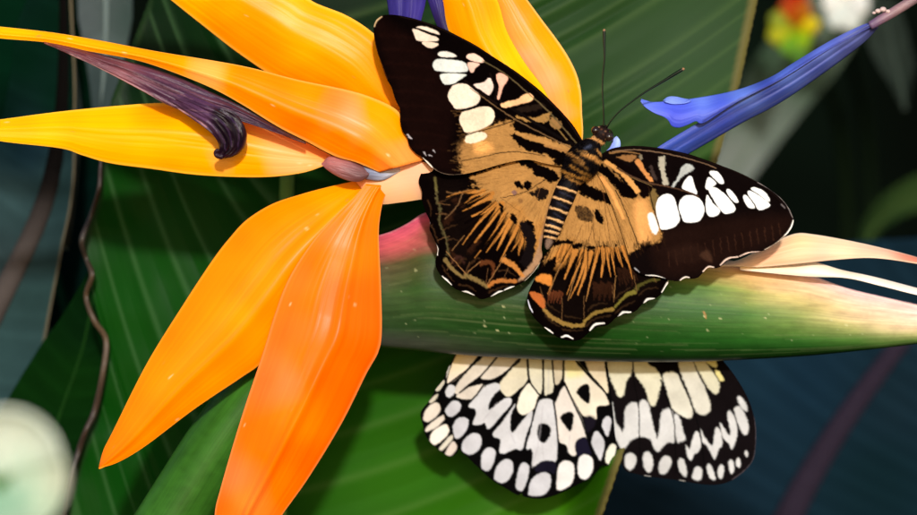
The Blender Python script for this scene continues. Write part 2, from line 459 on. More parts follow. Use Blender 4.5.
    c.stroke([(545,116),(556,127),(567,140)], 1.2, 1.2, (128, 100, 56), soft=0.4, alpha=.8, h=.4)
    c.stroke([(400,16.6),(430,24.6),(475,46),(520,76),(560,112),(581,140)], 1.0, 1.6, (22, 14, 12), soft=0.5, h=0.9)
    # pale fringe and scratches
    edge_dash(c, t1([(24,95),(38,62),(68,38)]), 1.6, (190,160,120))
    edge_dash(c, [(374,38),(377,52),(382,66),(387,79)], 0.8, (120,60,20), .7)
    edge_dash(c, t2([(300,333),(330,358),(358,388)]), 1.5, (240,225,210))
    edge_dash(c, t2([(358,388),(400,416),(450,429),(520,429),(560,422)]), 1.1, (120,100,85), .8)
    for p in [[(362,290),(372,300)], [(310,300),(320,318)], [(215,200),(235,215)], [(225,215),(240,222)], [(340,315),(352,322)]]:
        c.stroke(t2(p), 1.4, 0.8, (190, 180, 185), soft=0.5, jit=.4, alpha=.7)

def paint_lhw(c):
    c.poly([(430,175),(470,190),(480,230),(470,268),(452,262),(446,230),(440,200)], (11, 6, 5), soft=6, jit=2)
    och = [(470,178),(480,173),(499,166),(519,158),(545,160),(566,165),(562,180),(556,192),(549,212),(545,228),(541,250),(538,262),(533,262),(531,245),(526,232),(516,224),(510,220),(503,214),(499,208),(494,203),(487,198),(479,196),(474,192),(480,188),(470,186),(478,182)]
    c.poly(och, OCH, soft=1.2, jit=1.6)
    c.poly([(500,205),(520,205),(530,222),(545,222),(542,250),(520,245),(505,222)], OCH2, soft=4, jit=1, alpha=.5)
    radial(c, och, (556,170), 420, (74,44,18), seed=3)
    radial(c, [(500,205),(548,190),(540,262),(510,225)], (556,160), 60, (60,34,16), seed=13)
    rays = [([(650,5),(590,38),(540,78)],4,1),([(690,40),(600,85),(530,122)],5,.8),([(715,80),(650,125),(585,150)],6,3.5),([(700,100),(620,190),(530,312)],3,.8),
            ([(755,80),(690,180),(600,300)],6,3.5),([(770,140),(700,262),(600,390)],4,.8),([(815,150),(745,250),(665,357)],5,1.5),([(800,185),(765,265),(728,345)],5,2.5),
            ([(850,210),(800,300),(742,412)],4,1),([(880,230),(845,300),(808,352)],3,1),([(900,250),(860,320),(850,372)],5,2),([(600,8),(520,15),(440,40)],2,.8),([(700,20),(660,30),(560,80)],3,1)]
    for p, a, b in rays:
        w_ = max(a, 4.6); c.stroke(t3(p), w_, max(.45, b * .5), (172,112,50), soft=0.5, jit=0.25, wm=w_ * (.58 if b > 1.2 else .42))
    for p in [[(446,222),(452,214)],[(458,262),(450,250)],[(470,250),(478,240)],[(455,200),(463,206)]]:
        c.stroke(p, 6, 4, (52,28,16), soft=2.5, jit=1.5, alpha=.5)
    rw = np.random.RandomState(78)
    for k_ in range(34):
        a_ = math.radians(rw.uniform(98, 172)); r0, r1 = rw.uniform(46, 62), rw.uniform(74, 96)
        cx_, cy_ = 535, 172
        c.stroke([(cx_ + r0 * math.cos(a_), cy_ + r0 * math.sin(a_)), (cx_ + r1 * math.cos(a_), cy_ + r1 * math.sin(a_))], .3, 1.1, BLK, soft=.5, jit=.3, alpha=.75)
    # thin dark gaps between the rays
    for p in [[(720,60),(640,130),(545,190)], [(745,100),(650,220),(560,330)], [(790,130),(720,240),(640,340)], [(835,170),(770,290),(715,380)], [(690,20),(620,60),(560,100)], [(860,210),(815,310),(780,380)]]:
        c.stroke(t3(p), .7, 2.4, BLK, soft=0.5, jit=0.25)
    # basal black marks
    c.poly(t6([(95,120),(170,116),(230,148),(300,175),(335,215),(300,240),(240,215),(200,195),(180,165),(130,142)]), BLK, soft=.8, jit=1.3)
    c.poly(t6([(85,245),(105,235),(125,255),(130,275),(100,268)]), BLK, soft=.6, jit=.8)
    c.poly(t6([(138,250),(160,235),(175,250),(172,272),(148,280)]), BLK, soft=.6, jit=.8)
    c.poly(t6([(65,295),(85,288),(97,302),(82,315)]), (120,88,80), soft=.8, jit=.6)
    c.poly(t6([(155,300),(200,295),(225,272),(262,280),(280,310),(262,340),(225,342),(190,318)]), (20,13,11), soft=.9, jit=1.5)
    c.poly(t6([(105,340),(125,338),(130,358),(115,360)]), (110,75,45), soft=.8, jit=1, alpha=.7)
    c.poly(t6([(0,370),(14,372),(20,405),(5,410)]), BLK, soft=.6, jit=1)
    c.poly(t6([(62,425),(85,428),(100,458),(85,475),(66,450)]), BLK, soft=.7, jit=1.2)
    c.poly(t6([(135,470),(180,472),(190,520),(150,520),(125,495)]), BLK, soft=.7, jit=1.2)
    c.poly([(522,221),(528,224),(534,232),(535.5,246),(532,262),(527,268),(520,262),(524,250),(525,238),(520,228)], (16,11,12), soft=.9, jit=1.2)
    # inner margin, greyish tan fold
    c.poly([(545,236),(543,250),(541.5,258),(534,269),(524,279),(518,281),(524,272),(532,262),(537,250),(541,236)], (158,122,92), soft=1.2, jit=.6)
    c.stroke([(552,200),(546,222),(542,240),(541,252)], 4, 3, (128,92,66), soft=1.5, alpha=.7)
    # submarginal band and chevrons
    c.stroke(t3([(380,0),(385,60),(402,112),(396,180),(430,260),(445,320),(445,375)]), 2.2, 2.2, (84,76,48), soft=1.1, jit=1.2, alpha=.75)
    c.stroke([(435,178),(436.4,190)], 2.2, 2.4, (100,92,52), soft=1, alpha=.8)
    c.stroke(t4([(145,58),(180,102),(240,152),(258,160)]), 4, 2.4, (112,92,54), soft=.8, jit=.6)
    c.stroke(t4([(262,145),(310,165),(355,190),(385,210)]), 4, 3.6, (112,92,54), soft=1.1, jit=.8)
    c.stroke(t4([(395,205),(430,182),(490,175),(545,180)]), 4, 3.6, (160,98,46), soft=.8, jit=.7)
    c.stroke(t4([(485,60),(530,85),(565,120),(590,150)]), 6, 2.5, (176,114,54), soft=.9, jit=.8)
    c.stroke(t4([(350,75),(400,70),(420,110),(415,150)]), 5, 2, (84,46,24), soft=1.2, jit=1)
    c.stroke(t4([(190,60),(230,40),(250,70)]), 4, 2, (52,30,24), soft=1.5, jit=1)
    c.stroke(t3([(430,165),(500,90),(530,20)]), .8, 1, (120,88,58), soft=.6, jit=.5, alpha=.8)
    c.stroke(t3([(440,10),(480,18),(560,0)]), 1.4, 1, (110,78,48), soft=.8, jit=.6, alpha=.8)
    for p in [[(270,130),(310,95),(345,68)], [(385,195),(440,110),(492,25)], [(262,135),(150,10)]]:
        c.stroke(t4(p), .7, .7, (150,106,64), soft=.4, alpha=.8, h=.2)
    c.stroke(t3([(470,345),(540,260)]), .7, .6, (140,100,60), soft=.4, alpha=.7)
    V = (26, 15, 10)
    c.stroke([(500,198),(515,195),(528,190.5),(540,183),(546,179.5)], .6, .9, V, soft=.35, h=.3)
    c.stroke([(545,182),(540,188),(535,205),(528,216)], .5, .5, (120,80,45), soft=.4, alpha=.6)
    c.stroke([(500,197),(520,212)], .5, .5, V, soft=.4, alpha=.6)
    for f_, p in [(t3, [(395,70),(430,60),(470,30)]), (t3, [(405,130),(440,140),(480,120)]), (t3, [(420,230),(450,215),(500,200)]), (t3, [(440,290),(470,280),(520,290)]), (t3, [(330,60),(345,100),(350,150)]), (t3, [(352,200),(372,250),(392,300)]),
                  (t4, [(130,90),(150,130),(195,180)]), (t4, [(220,200),(270,205),(320,235)]), (t4, [(395,240),(440,222),(500,205)]), (t4, [(280,95),(310,60),(345,45)]), (t4, [(200,95),(235,60),(262,50)]), (t4, [(450,120),(500,118),(545,150)])]:
        c.stroke(f_(p), 1.6, .6, (66,44,26), soft=.9, jit=.8, alpha=.6)
    for p in [[(455,258),(447,270)],[(470,262),(463,278)],[(449,236),(438,240)],[(446,214),(436,214)],[(488,268),(486,284)],[(508,268),(503,281)],[(450,205),(438,203)]]:
        c.stroke(p, .6, .6, (112,78,48), soft=.5, jit=.4, alpha=.6)
    edge_dash(c, t3([(325,150),(338,185),(336,205)]), 1.2, (230,190,185), .8)
    edge_dash(c, t3([(372,302),(386,335),(385,372)]), 1.3, (235,225,215))
    edge_dash(c, t4([(128,152),(155,175),(178,200)]), 1.8)
    edge_dash(c, t4([(240,240),(270,240),(308,259)]), 1.8)
    edge_dash(c, t4([(408,268),(450,240),(480,237)]), 1.6)
    edge_dash(c, t4([(484,230),(515,215),(542,210)]), 1.5)
    edge_dash(c, t4([(600,180),(650,130),(690,72)]), 1.0, (200,185,165))

def paint_rhw(c):
    c.poly([(545,285),(600,270),(650,265),(655,290),(610,310),(560,325),(540,305)], (11, 6, 5), soft=7, jit=1)
    och = [(578,165),(602,162),(614,190),(625,222),(633,255),(628,262),(622,250),(615,248),(608,246),(600,246),(590,250),(580,250),(570,252),(562,256),(552,270),(547,268),(543,262),(550,250),(560,232),(568,205)]
    c.poly(och, OCH, soft=1.2, jit=1.6)
    c.poly([(548,255),(570,238),(580,250),(560,268),(548,266)], OCH2, soft=3, jit=1, alpha=.5)
    radial(c, och, (590,150), 480, (74,44,18), seed=4)
    radial(c, [(560,240),(632,240),(632,256),(555,258)], (590,170), 110, (16,8,5), L=(5,14), w=.8, alpha=.8, seed=14)
    rays = [([(330,210),(285,265),(235,335)],7,2.5),([(360,215),(290,315),(215,482)],3.2,.8),([(375,235),(345,310),(312,395)],5.5,2.5),([(420,235),(370,365),(325,485)],3.6,.9),
            ([(445,235),(400,385),(345,505)],3.6,1),([(462,245),(430,365),(388,485)],5.5,2.4),([(503,225),(470,365),(440,495)],4,1),([(535,220),(533,300),(522,382)],5.5,2.6),
            ([(555,225),(562,300),(577,382)],3,.8),([(578,225),(592,300),(602,372)],3.4,.8),([(612,225),(630,285),(645,325)],5,1.5),([(645,215),(680,310),(702,395)],2.4,.7),([(300,215),(262,262),(225,300)],5,2)]
    for p, a, b in rays:
        w_ = max(a, 5.0); c.stroke(t7(p), w_, max(.45, b * .5), (174,114,52), soft=0.5, jit=0.25, wm=w_ * (.56 if b > 1.2 else .40))
    for p in [[(355,190),(300,290),(240,420)], [(430,215),(360,370),(320,460)], [(440,170),(395,340),(345,450)], [(500,210),(455,370),(420,470)], [(520,230),(500,330),(480,420)], [(545,215),(552,300),(558,380)], [(572,215),(580,300),(590,380)], [(600,215),(620,300),(640,380)]]:
        c.stroke(t7(p), .7, 2.3, BLK, soft=0.5, jit=0.25)
    rw = np.random.RandomState(77)
    for k_ in range(34):
        a_ = math.radians(rw.uniform(62, 118)); r0, r1 = rw.uniform(76, 92), rw.uniform(100, 118)
        cx_, cy_ = 592, 160
        c.stroke([(cx_ + r0 * math.cos(a_), cy_ + r0 * math.sin(a_)), (cx_ + r1 * math.cos(a_), cy_ + r1 * math.sin(a_))], .3, 1.1, BLK, soft=.5, jit=.3, alpha=.75)
    # continuing hairlines
    for p in [[(165,200),(200,100),(235,20)], [(275,230),(310,110),(345,20)], [(378,235),(400,130),(420,40)], [(538,220),(545,120),(552,90)]]:
        c.stroke(t8(p), .7, .9, (150,108,62), soft=.4, alpha=.75)
    # marks
    c.poly(t6([(430,385),(470,375),(520,395),(530,440),(520,465),(470,458),(435,432)]), (30,20,14), soft=1.0, jit=1.8, vary=.25)
    c.poly(t6([(548,400),(565,402),(572,425),(592,450),(588,475),(560,468),(545,435)]), BLK, soft=.6, jit=.8)
    c.stroke([(555,244),(562,242),(571,242)], 4, 4, BLK, soft=.7, jit=1)
    c.stroke([(574,246.5),(582,245.5)], 5, 4, BLK, soft=.7, jit=1)
    c.stroke([(588.5,248.5),(594,247)], 4, 3, BLK, soft=.7, jit=1)
    c.stroke([(604,247),(604.5,246)], 1.8, 1.8, BLK, soft=.5); c.stroke([(615.5,246),(616,245)], 2, 2, BLK, soft=.5)
    c.poly(t6([(465,245),(540,275),(600,305),(640,335),(658,380),(615,358),(560,345),(500,325),(455,295)]), BLK, soft=.9, jit=1.3)
    c.poly([(548,262),(556,258),(553,270),(546,275),(538,276),(541,270)], BLK, soft=1.2, jit=1)
    # left column blocks
    c.poly(t8([(85,112),(115,85),(170,84),(183,110),(176,148),(130,132)]), (190,118,50), soft=.9, jit=.6)
    c.poly(t8([(55,192),(88,182),(138,218),(136,278),(92,240)]), (170,92,44), soft=.9, jit=.6)
    for k_ in range(9): c.stroke([(549 + k_ * 1.7, 291 + (k_ % 3)), (548 + k_ * 1.5, 303 - (k_ % 2) * 3)], 1.6, .6, (96,50,28), soft=.8, jit=.6, alpha=.7)
    for k_ in range(12): c.stroke([(594 + k_ * 1.8, 282 + (k_ % 4)), (594 + k_ * 1.7, 300 - (k_ % 3) * 3)], 1.5, .6, (62,34,20), soft=1.2, jit=.8, alpha=.55)
    for k_ in range(9): c.stroke([(618 + k_ * 1.9, 268 + (k_ % 3)), (620 + k_ * 2.1, 286 - (k_ % 3) * 3)], 1.3, .5, (58,33,20), soft=1.2, jit=.8, alpha=.5)
    # submarginal band
    c.stroke(t8([(138,285),(180,328),(232,352)]), 3.6, 4, (126,98,50), soft=.8, jit=.6)
    c.stroke(t8([(240,360),(300,375),(362,372)]), 4, 3.8, (124,98,48), soft=.8, jit=.6)
    c.stroke(t8([(370,352),(420,308),(480,290),(530,282)]), 2.6, 3.8, (122,98,46), soft=.8, jit=.6)
    c.stroke(t8([(545,268),(580,228),(620,195),(656,186)]), 2, 4.4, (104,96,40), soft=.8, jit=.6)
    c.stroke(t8([(668,165),(685,145),(740,120),(800,110)]), 4.5, 2, (70,66,28), soft=1, jit=.9, alpha=.85)
    V = (60, 36, 20)
    for p in [[(593,210),(593,222),(594,236),(597,247)], [(593,224),(590,236),(586,247)], [(603,190),(606,215),(611,245)], [(582,225),(576,240)], [(600,185),(612,220),(622,245)]]:
        c.stroke(p, .6, .6, V, soft=.35, alpha=.8, h=.2)
    for f_, p in [(t8, [(150,320),(185,355),(225,380)]), (t8, [(245,395),(300,405),(360,398)]), (t8, [(380,375),(430,335),(520,318)]), (t8, [(550,300),(600,262),(660,235)]), (t8, [(680,200),(720,170),(790,160)]),
                  (t8, [(260,320),(300,330),(350,335)]), (t8, [(390,290),(430,255),(500,245)]), (t8, [(540,225),(570,195),(630,160)]), (t8, [(150,245),(185,275),(225,300)])]:
        c.stroke(f_(p), 1.7, .7, (58,40,24), soft=1.0, jit=.8, alpha=.6)
    for p in [[(540,287),(546,308)],[(562,298),(562,322)],[(584,296),(584,318)],[(612,286),(614,302)],[(634,276),(637,292)],[(650,268),(656,282)]]:
        c.stroke(p, .6, .6, (112,80,48), soft=.5, jit=.4, alpha=.65)
    edge_dash(c, t8([(44,228),(55,265),(72,298)]), 1.5, (200,200,215))
    edge_dash(c, t8([(143,388),(165,402),(188,418)]), 1.6)
    edge_dash(c, t8([(238,442),(268,433),(302,450)]), 1.9)
    edge_dash(c, t8([(400,402),(432,368),(482,362)]), 2.1)
    edge_dash(c, t8([(564,326),(590,300),(634,299)]), 2.1)
    edge_dash(c, t8([(706,260),(728,226),(768,221)]), 2.1)
    edge_dash(c, t8([(814,184),(838,145),(853,118)]), 2.2)

def paint_rfw(c):
    c.poly([(660,230),(780,215),(785,235),(700,272),(660,272)], (24, 12, 9), soft=9, jit=1)
    for i in range(16):
        x = 668 + i * 7.4; yb = 270 - i * 1.9
        c.stroke([(x, yb - 18), (x + 2, yb - 3)], 0.8, 0.5, (66, 40, 28), soft=0.8, jit=.8, alpha=.45)
    c.poly([(668,250),(690,244),(705,250),(700,262),(680,262)], (34,19,14), soft=4, jit=1, alpha=.7)
    c.poly([(700,256),(708,250),(712,262)], (70,46,34), soft=2, alpha=.6)
    och = [(588,155),(600,160),(612,170),(622,182),(634,196),(640,195),(648,189),(653,194),(656,203),(659,215),(661,230),(659,241),(652,244),(648,240),(643,243),(638,247),(632,251),(624,252),(612,215),(600,180)]
    c.poly(och, OCH, soft=1.6, jit=2.0)
    radial(c, och, (594,150), 340, (74,44,18), seed=5)
    c.poly([(634,205),(646,202),(652,225),(650,240),(640,240)], (222,158,92), soft=4, alpha=.7)
    c.poly([(648,190),(655,189),(659,203),(658,214),(652,208)], (104,84,48), soft=1.2, jit=1)
    for i in range(50):
        x = random.uniform(634, 662); y = random.gauss(247, 3)
        c.stroke([(x, y), (x + random.uniform(-1, 1), y - random.uniform(2, 6))], 0.9, 0.4, BLK, soft=0.5, alpha=.7)
    c.poly(t6([(540,120),(620,165),(680,230),(740,262),(782,300),(775,328),(745,332),(700,318),(660,268),(600,205),(545,165)]), BLK, soft=.8, jit=1.2)
    c.poly(t6([(590,100),(700,128),(800,200),(872,246),(855,312),(830,330),(800,318),(792,280),(720,205),(640,145)]), (9,4,4), soft=.8, jit=1.1)
    c.stroke([(606,162),(615,168),(624,175),(632,184),(637.5,191)], 3.6, 5.5, (196,142,80), soft=.7, jit=.6)
    c.stroke([(601,178),(606,184),(612,193),(618,206),(623,218)], 3.6, 3, (218,150,84), soft=1.0, jit=.4)  # brighter stroke paints the lit ridge along the hind margin
    V = (30, 17, 10)
    c.stroke([(615.5,190),(622,203),(629,220),(635,236),(639,248)], .9, .9, V, soft=.4, h=.3)
    c.stroke([(612,205),(620,225),(628,248)], .6, .6, V, soft=.35, alpha=.8, h=.2)
    c.stroke([(648.5,187),(653,206),(658,222),(662,232),(665,246)], 1.0, 1.2, V, soft=.4, h=.3)
    # cell bars
    c.poly(t9([(95,100),(140,86),(200,84),(206,98),(180,122),(150,118)]), (140,98,58), soft=.8, jit=.8)
    c.poly(t9([(200,122),(222,108),(245,140),(270,185),(302,222),(300,240),(275,228),(240,180),(215,148)]), (186,124,70), soft=.7, jit=.7)
    c.poly(t9([(222,92),(240,84),(242,108),(230,112)]), (120,110,92), soft=.8, jit=.6)
    c.poly(t9([(332,104),(350,92),(370,98),(376,132),(370,175),(392,240),(386,260),(356,256),(358,222),(342,165)]), (158,152,136), soft=.8, jit=.8)
    c.poly(t9([(464,162),(490,138),(520,140),(540,165),(505,190),(475,205),(440,245),(418,270),(412,262),(440,220)]), (170,174,172), soft=.8, jit=.7)
    c.poly(t9([(285,150),(300,150),(315,190),(325,235),(305,215),(290,180)]), (58,46,42), soft=.9, jit=1, alpha=.8)
    # windows
    for pts in [[(345,325),(385,308),(420,325),(440,380),(455,440),(450,470),(420,500),(355,512),(340,480),(321,410),(325,360)],
                [(460,345),(490,320),(540,320),(577,345),(597,390),(590,432),(560,467),(487,470),(465,432),(451,385)],
                [(468,268),(500,215),(525,210),(538,250),(555,307),(530,302),(490,288)],
                [(612,315),(645,360),(686,402),(668,433),(627,436),(607,398)],
                [(621,280),(658,271),(700,298),(742,340),(774,385),(765,412),(717,422),(690,400),(650,342)],
                [(603,265),(622,213),(665,247),(642,268),(615,284)],
                [(628,190),(640,177),(680,188),(710,242),(690,250),(655,222)],
                [(725,292),(738,281),(775,318),(792,352),(775,357),(745,330)]]:
        c.poly(t9(pts), WH, soft=0.55, jit=0.2)
    c.poly(t9([(273,428),(298,417),(320,450),(334,508),(322,540),(300,530),(280,480)]), (222,226,220), soft=.9, jit=.4)
    c.poly(t10([(477,210),(495,203),(542,265),(530,277),(505,270),(485,242)]), WH, soft=.5, jit=.2)
    c.poly(t10([(503,195),(522,178),(622,245),(620,270),(567,286),(542,250)]), WH, soft=.5, jit=.2)
    c.poly(t10([(520,165),(548,158),(600,183),(628,225),(616,236),(570,200)]), WH, soft=.5, jit=.2)
    # veins
    c.stroke([(612,151.5),(635,149.8),(668,154),(698,161.5),(716,168)], 1.0, .8, (122,96,74), soft=.4, alpha=.8, h=.5)
    c.stroke([(617,168),(630,175.5),(644,181.5),(658,185),(668,186.5),(684,191),(698,196)], 1.6, 1.0, (72,50,36), soft=.4, h=.5)
    c.stroke([(620,172),(635,179),(652,186)], .6, .6, (140,112,70), soft=.4, alpha=.6)
    c.stroke([(610,153),(625,151.5),(640,154)], 2.2, .8, (140,102,62), soft=.5, alpha=.8)
    c.stroke([(606,150.6),(635,147),(670,151),(722,167),(762,185),(790,211)], 1.4, 1.0, (20,12,11), soft=.5, h=.9)
    edge_dash(c, t10([(560,128),(650,180),(720,250),(760,330)]), .9, (150,140,138), .8)
    edge_dash(c, t10([(764,345),(745,398),(715,432)]), 1.8, (245,238,230))
    edge_dash(c, t10([(715,432),(660,482),(600,514)]), 1.0, (210,190,170), .9)
    c.stroke(t10([(695,255),(715,275)]), 1.5, .8, (120,112,115), soft=.8, alpha=.8)
    c.stroke(t11([(200,392),(225,412)]), 1.2, .8, (150,150,155), soft=.5, alpha=.8)
    edge_dash(c, t11([(262,433),(320,436),(372,452)]), 1.8)
    edge_dash(c, t11([(460,460),(485,444),(510,444)]), 1.8, (230,215,205))
    edge_dash(c, t11([(590,410),(620,384),(650,384)]), 1.8, (230,205,190))
    edge_dash(c, t11([(690,372),(730,336),(790,326)]), 1.6, (225,195,180))
    edge_dash(c, t11([(800,322),(850,303),(916,297)]), 1.3, (225,195,180))

bt = root('brown_butterfly', 'black and ochre butterfly with cream windows in its spread wings, resting on the green spathe', 'butterfly', (560, 230, -12))
def zn(x, y, s, sd): return vnoise(x, y, s, sd)
def zc(x, y): return 1.6 * zn(x, y, 40, 3)
wing('forewing', LFW, lambda x, y: 2.5 + 0.07 * (585 - x) + zc(x, y), paint_lfw, M_WING, bt, BLK, seed=11, label='left forewing with cream and pinkish windows')
wing('hindwing', LHW, lambda x, y: -2 - 0.03 * (y - 180) + zc(x, y) + 0.7 * zn(x, y, 9, 6) * np.clip((y - 200) / 40, 0, 1), paint_lhw, M_WING, bt, BLK, seed=21, label='left hindwing with ochre rays')
wing('hindwing', RHW, lambda x, y: -2.6 - 0.02 * (y - 180) + zc(x, y) + 0.7 * zn(x, y, 9, 8) * np.clip((y - 275) / 20, 0, 1), paint_rhw, M_WING, bt, BLK, seed=31, label='right hindwing with ochre rays and a yellowish marginal band')
wing('forewing', RFW, lambda x, y: -.4 + 0.05 * (x - 600) + zc(x, y), paint_rfw, M_WING, bt, (11, 6, 6), seed=41, label='right forewing with bright white windows')

# body: head, thorax and abdomen in one continuous skin
path = np.array([(606.5,125.5,7,1.0),(604.5,128.5,7,5.5),(602,133,7,8.4),(599,139,6,7.6),(596,142.5,6,7.0),(592,147,6,12),(587,155,5,16.5),(581,164,4,18),(575,173,3,15),(571,181,3,10.5),(568,187,3,10.8),(564,196,3,11),(559,209,3,10.3),(555,221,2,9.2),(551.5,232,2,8.0),(549,241,1,5.8),(547.5,247,1,3),(547,249.5,1,.6)])
V, F, uv = tube(path, 170, 56, 0.72)
cb = Canvas(V[:, 0], V[:, 1], (9, 6, 9), 77)
cb.stroke([(560,170),(575,176),(592,181)], 3, 3, (150,104,46), soft=1, jit=1.2)
cb.stroke([(566,152),(576,157),(584,163)], 3.4, 3, (150,106,56), soft=1, jit=1)
cb.stroke([(584,153),(594,158),(606,167)], 5, 4.5, (190,136,72), soft=1, jit=.8)
cb.stroke([(572,166),(580,171),(590,176)], 3, 3, (130,90,40), soft=1, jit=1)
cb.stroke([(588,136.5),(596,139),(605,145)], 3.6, 3, (190,138,82), soft=.8, jit=.5)
cb.stroke([(573,160),(580,163),(588,169)], 2.2, 2, (120,84,40), soft=1, jit=1)
cb.stroke([(597,150),(603,156),(607,161)], 2.4, 2, (150,106,56), soft=.9, jit=.8)
cb.stroke([(566,176),(574,181),(584,185)], 2.6, 2.2, (140,98,48), soft=1, jit=1)
cb.stroke([(578,150),(586,153)], 2, 2, (120,90,56), soft=1, jit=1)
cb.stroke([(586,148),(590,146)], 3, 3, (52,58,78), soft=1.2)
cb.poly([(596,126),(606,124),(612,132),(610,140),(600,140),(593,133)], (30,19,18), soft=1.5, jit=1.4)
for hp, hc in [((609,128.5),(220,214,200)),((598,126.5),(170,130,90)),((605,131),(120,84,60)),((601,129),(96,60,40)),((606,139),(150,110,70)),((594,137),(186,150,110)),((611,133),(110,80,56)),((603,134.5),(70,44,32))]:
    cb.stroke([hp, (hp[0] + 1, hp[1] + .6)], 1.6, 1.1, hc, soft=.6, jit=.5, alpha=.9)
for a, b_ in [((556,186.4),(579,193.8)), ((553,197),(573,204)), ((549.5,207.5),(568,213.8)), ((546,217.2),(563.5,223)), ((543.5,224.6),(561,229.4)), ((542,230.5),(559,234)), ((543,236.5),(556,239))]:
    cb.stroke([a, ((a[0] + b_[0]) / 2, (a[1] + b_[1]) / 2 - 0.6), b_], 1.9, 2.2, (214,166,112), soft=.6, jit=.5, h=.5)
    cb.stroke([(a[0] + 4, a[1] + 5.6), (b_[0] - 5, b_[1] + 4.6)], 1, 1, (44,46,66), soft=1, alpha=.6)
cb.stroke([(549,242),(547,250)], 7, 4, (120,98,84), soft=1.5)
V[:, 2] += cb.h
mesh_obj('body', V, clean_faces(F), M_BODY, bt, cb.rgb, uv)

def ball(name, c, r, mat, parent, col, n=18, label=None):
    t_ = np.linspace(0.001, math.pi - 0.001, n)
    path = np.stack([c[0] + 0 * t_, c[1] - r[1] * np.cos(t_), c[2] + 0 * t_, r[0] * np.sin(t_)], -1)
    return tube_obj(name, path, mat, parent, n=n * 2, seg=24, flat=r[2] / r[0], cols=col, label=label)
ball('eye', (595.6, 130.4, 9), (4.2, 4.4, 4.5), M_EYE, bt, (34, 20, 16))
ball('eye', (609.2, 136.8, 9), (4.4, 4.8, 4.5), M_EYE, bt, (40, 26, 20))
for p, tip in [([(604,127,11,.75),(603.6,110,13,.6),(602.6,92,14,.6),(603,75,15,.65),(604.6,58,16,.75),(604.4,44,16,1.1),(604.2,31,16,1.25),(604.1,29,16,.7)], (604, 29)),
               ([(607,127.5,11,.75),(611,121,13,.6),(620,111,15,.6),(634,100,17,.7),(647,91,19,.8),(662,82,21,1.1),(675,74,23,1.4),(682.5,69.5,24,1.3),(684.5,68.5,24,.7)], (684, 68.6))]:
    def ac(x, y, tip=tip):
        d = np.hypot(x - tip[0], y - tip[1])[:, None]
        return np.where(d < 2.2, lin((150, 110, 80)), lin((14, 24, 12)))
    tube_obj('antenna', [(a_, b_, c_, d_ * 1.2) for a_, b_, c_, d_ in p], M_DARK, bt, n=70, seg=10, cols=ac)
tube_obj('proboscis', [(607,129,5,.9),(611,131,2,.8),(613,137,-6,.7),(611,146,-18,.6),(606,158,-30,.5)], M_DARK, bt, n=30, seg=8, cols=(40, 26, 20))
for p in [[(590,150,-2,1.2),(600,158,-14,1.0),(596,176,-24,.8),(590,196,-34,.6),(588,206,-38,.5)], [(580,160,-4,1.2),(598,176,-16,1.0),(604,200,-28,.8),(602,228,-38,.5)],
          [(574,170,-4,1.2),(592,188,-14,1.0),(590,215,-24,.8),(586,246,-33,.5)], [(585,150,-2,1.2),(572,152,-16,1.0),(566,170,-28,.8),(562,195,-40,.5)],
          [(575,162,-4,1.2),(556,170,-16,1.0),(545,195,-26,.8),(540,226,-36,.5)], [(570,172,-4,1.2),(552,186,-14,1.0),(545,212,-22,.8),(540,242,-32,.5)]]:
    tube_obj('leg', p, M_DARK, bt, n=30, seg=8, cols=(30, 22, 18))
# short hair on thorax and head
rs = np.random.RandomState(5); HV = []; HF = []; HC = []
cands = [(float(a), float(b)) for a, b in zip(rs.normal(584, 11, 2600), rs.normal(157, 14, 2600))]
pth = resample(path, 200)
for (hx, hy) in cands:
    d = np.hypot(pth[:, 0] - hx, pth[:, 1] - hy); k = d.argmin()
    r = pth[k, 3]
    if d[k] > r * 0.97 or pth[k, 1] > 184: continue
    z = pth[k, 2] + 0.72 * math.sqrt(max(0, r * r - d[k] ** 2))
    ox, oy = (hx - pth[k, 0]) / r, (hy - pth[k, 1]) / r
    L = rs.uniform(2.2, 4.5)
    dx, dy = -0.55 + ox * .8 + rs.normal(0, .25), 0.7 + oy * .6 + rs.normal(0, .25)
    b = len(HV); w = 0.16
    HV += [(hx - w, hy - w, z - .3), (hx + w, hy + w, z - .3), (hx + dx * L * .6, hy + dy * L * .6, z + 1.0), (hx + dx * L, hy + dy * L, z + 0.8)]
    HF += [(b, b + 1, b + 2), (b + 1, b + 3, b + 2)]
    dd = ((V[:, 0] - hx) ** 2 + (V[:, 1] - hy) ** 2) + np.where(V[:, 2] < 4, 100, 0)
    cc = cb.rgb[dd.argmin()] * rs.uniform(.7, 1.5)
    HC += [cc] * 4
mesh_obj('hair', np.array(HV), HF, M_HAIR, bt, np.array(HC))
# ------------------------------------------------------------------ white butterfly hanging under the spathe
wb = root('white_butterfly', 'white butterfly with black veins and spots, hanging half hidden below the green spathe', 'butterfly', (590, 330, -150))
q4 = tile(410, 345); q5 = tile(410, 415); q6 = tile(500, 350); q7 = tile(500, 415); q8 = tile(610, 350); q9 = tile(610, 410)
WBLK = (9, 8, 9); WW = (208, 210, 218); WY = (216, 213, 196); WC = (217, 209, 200); WG = (200, 202, 212)
HWo = [(470,320),(458,346),(450,368),(446,381),(440,391),(439,400),(443,410),(447,422),(453,434),(459,448),(467.6,457),(480,469),(492,480),(506,488.4),(515,494),(519,495),(521.5,492.5),(524,496.5),(536.7,498.5),(548,497.5),(563,492),(577,485),(588,479.6),(596,472.6),(600.4,466.2),(606.5,465.6),(612,467),(614.8,458),(617,447),(615,434),(613,411),(610,385),(607,361),(606,345),(600,310),(570,300),(520,300)]
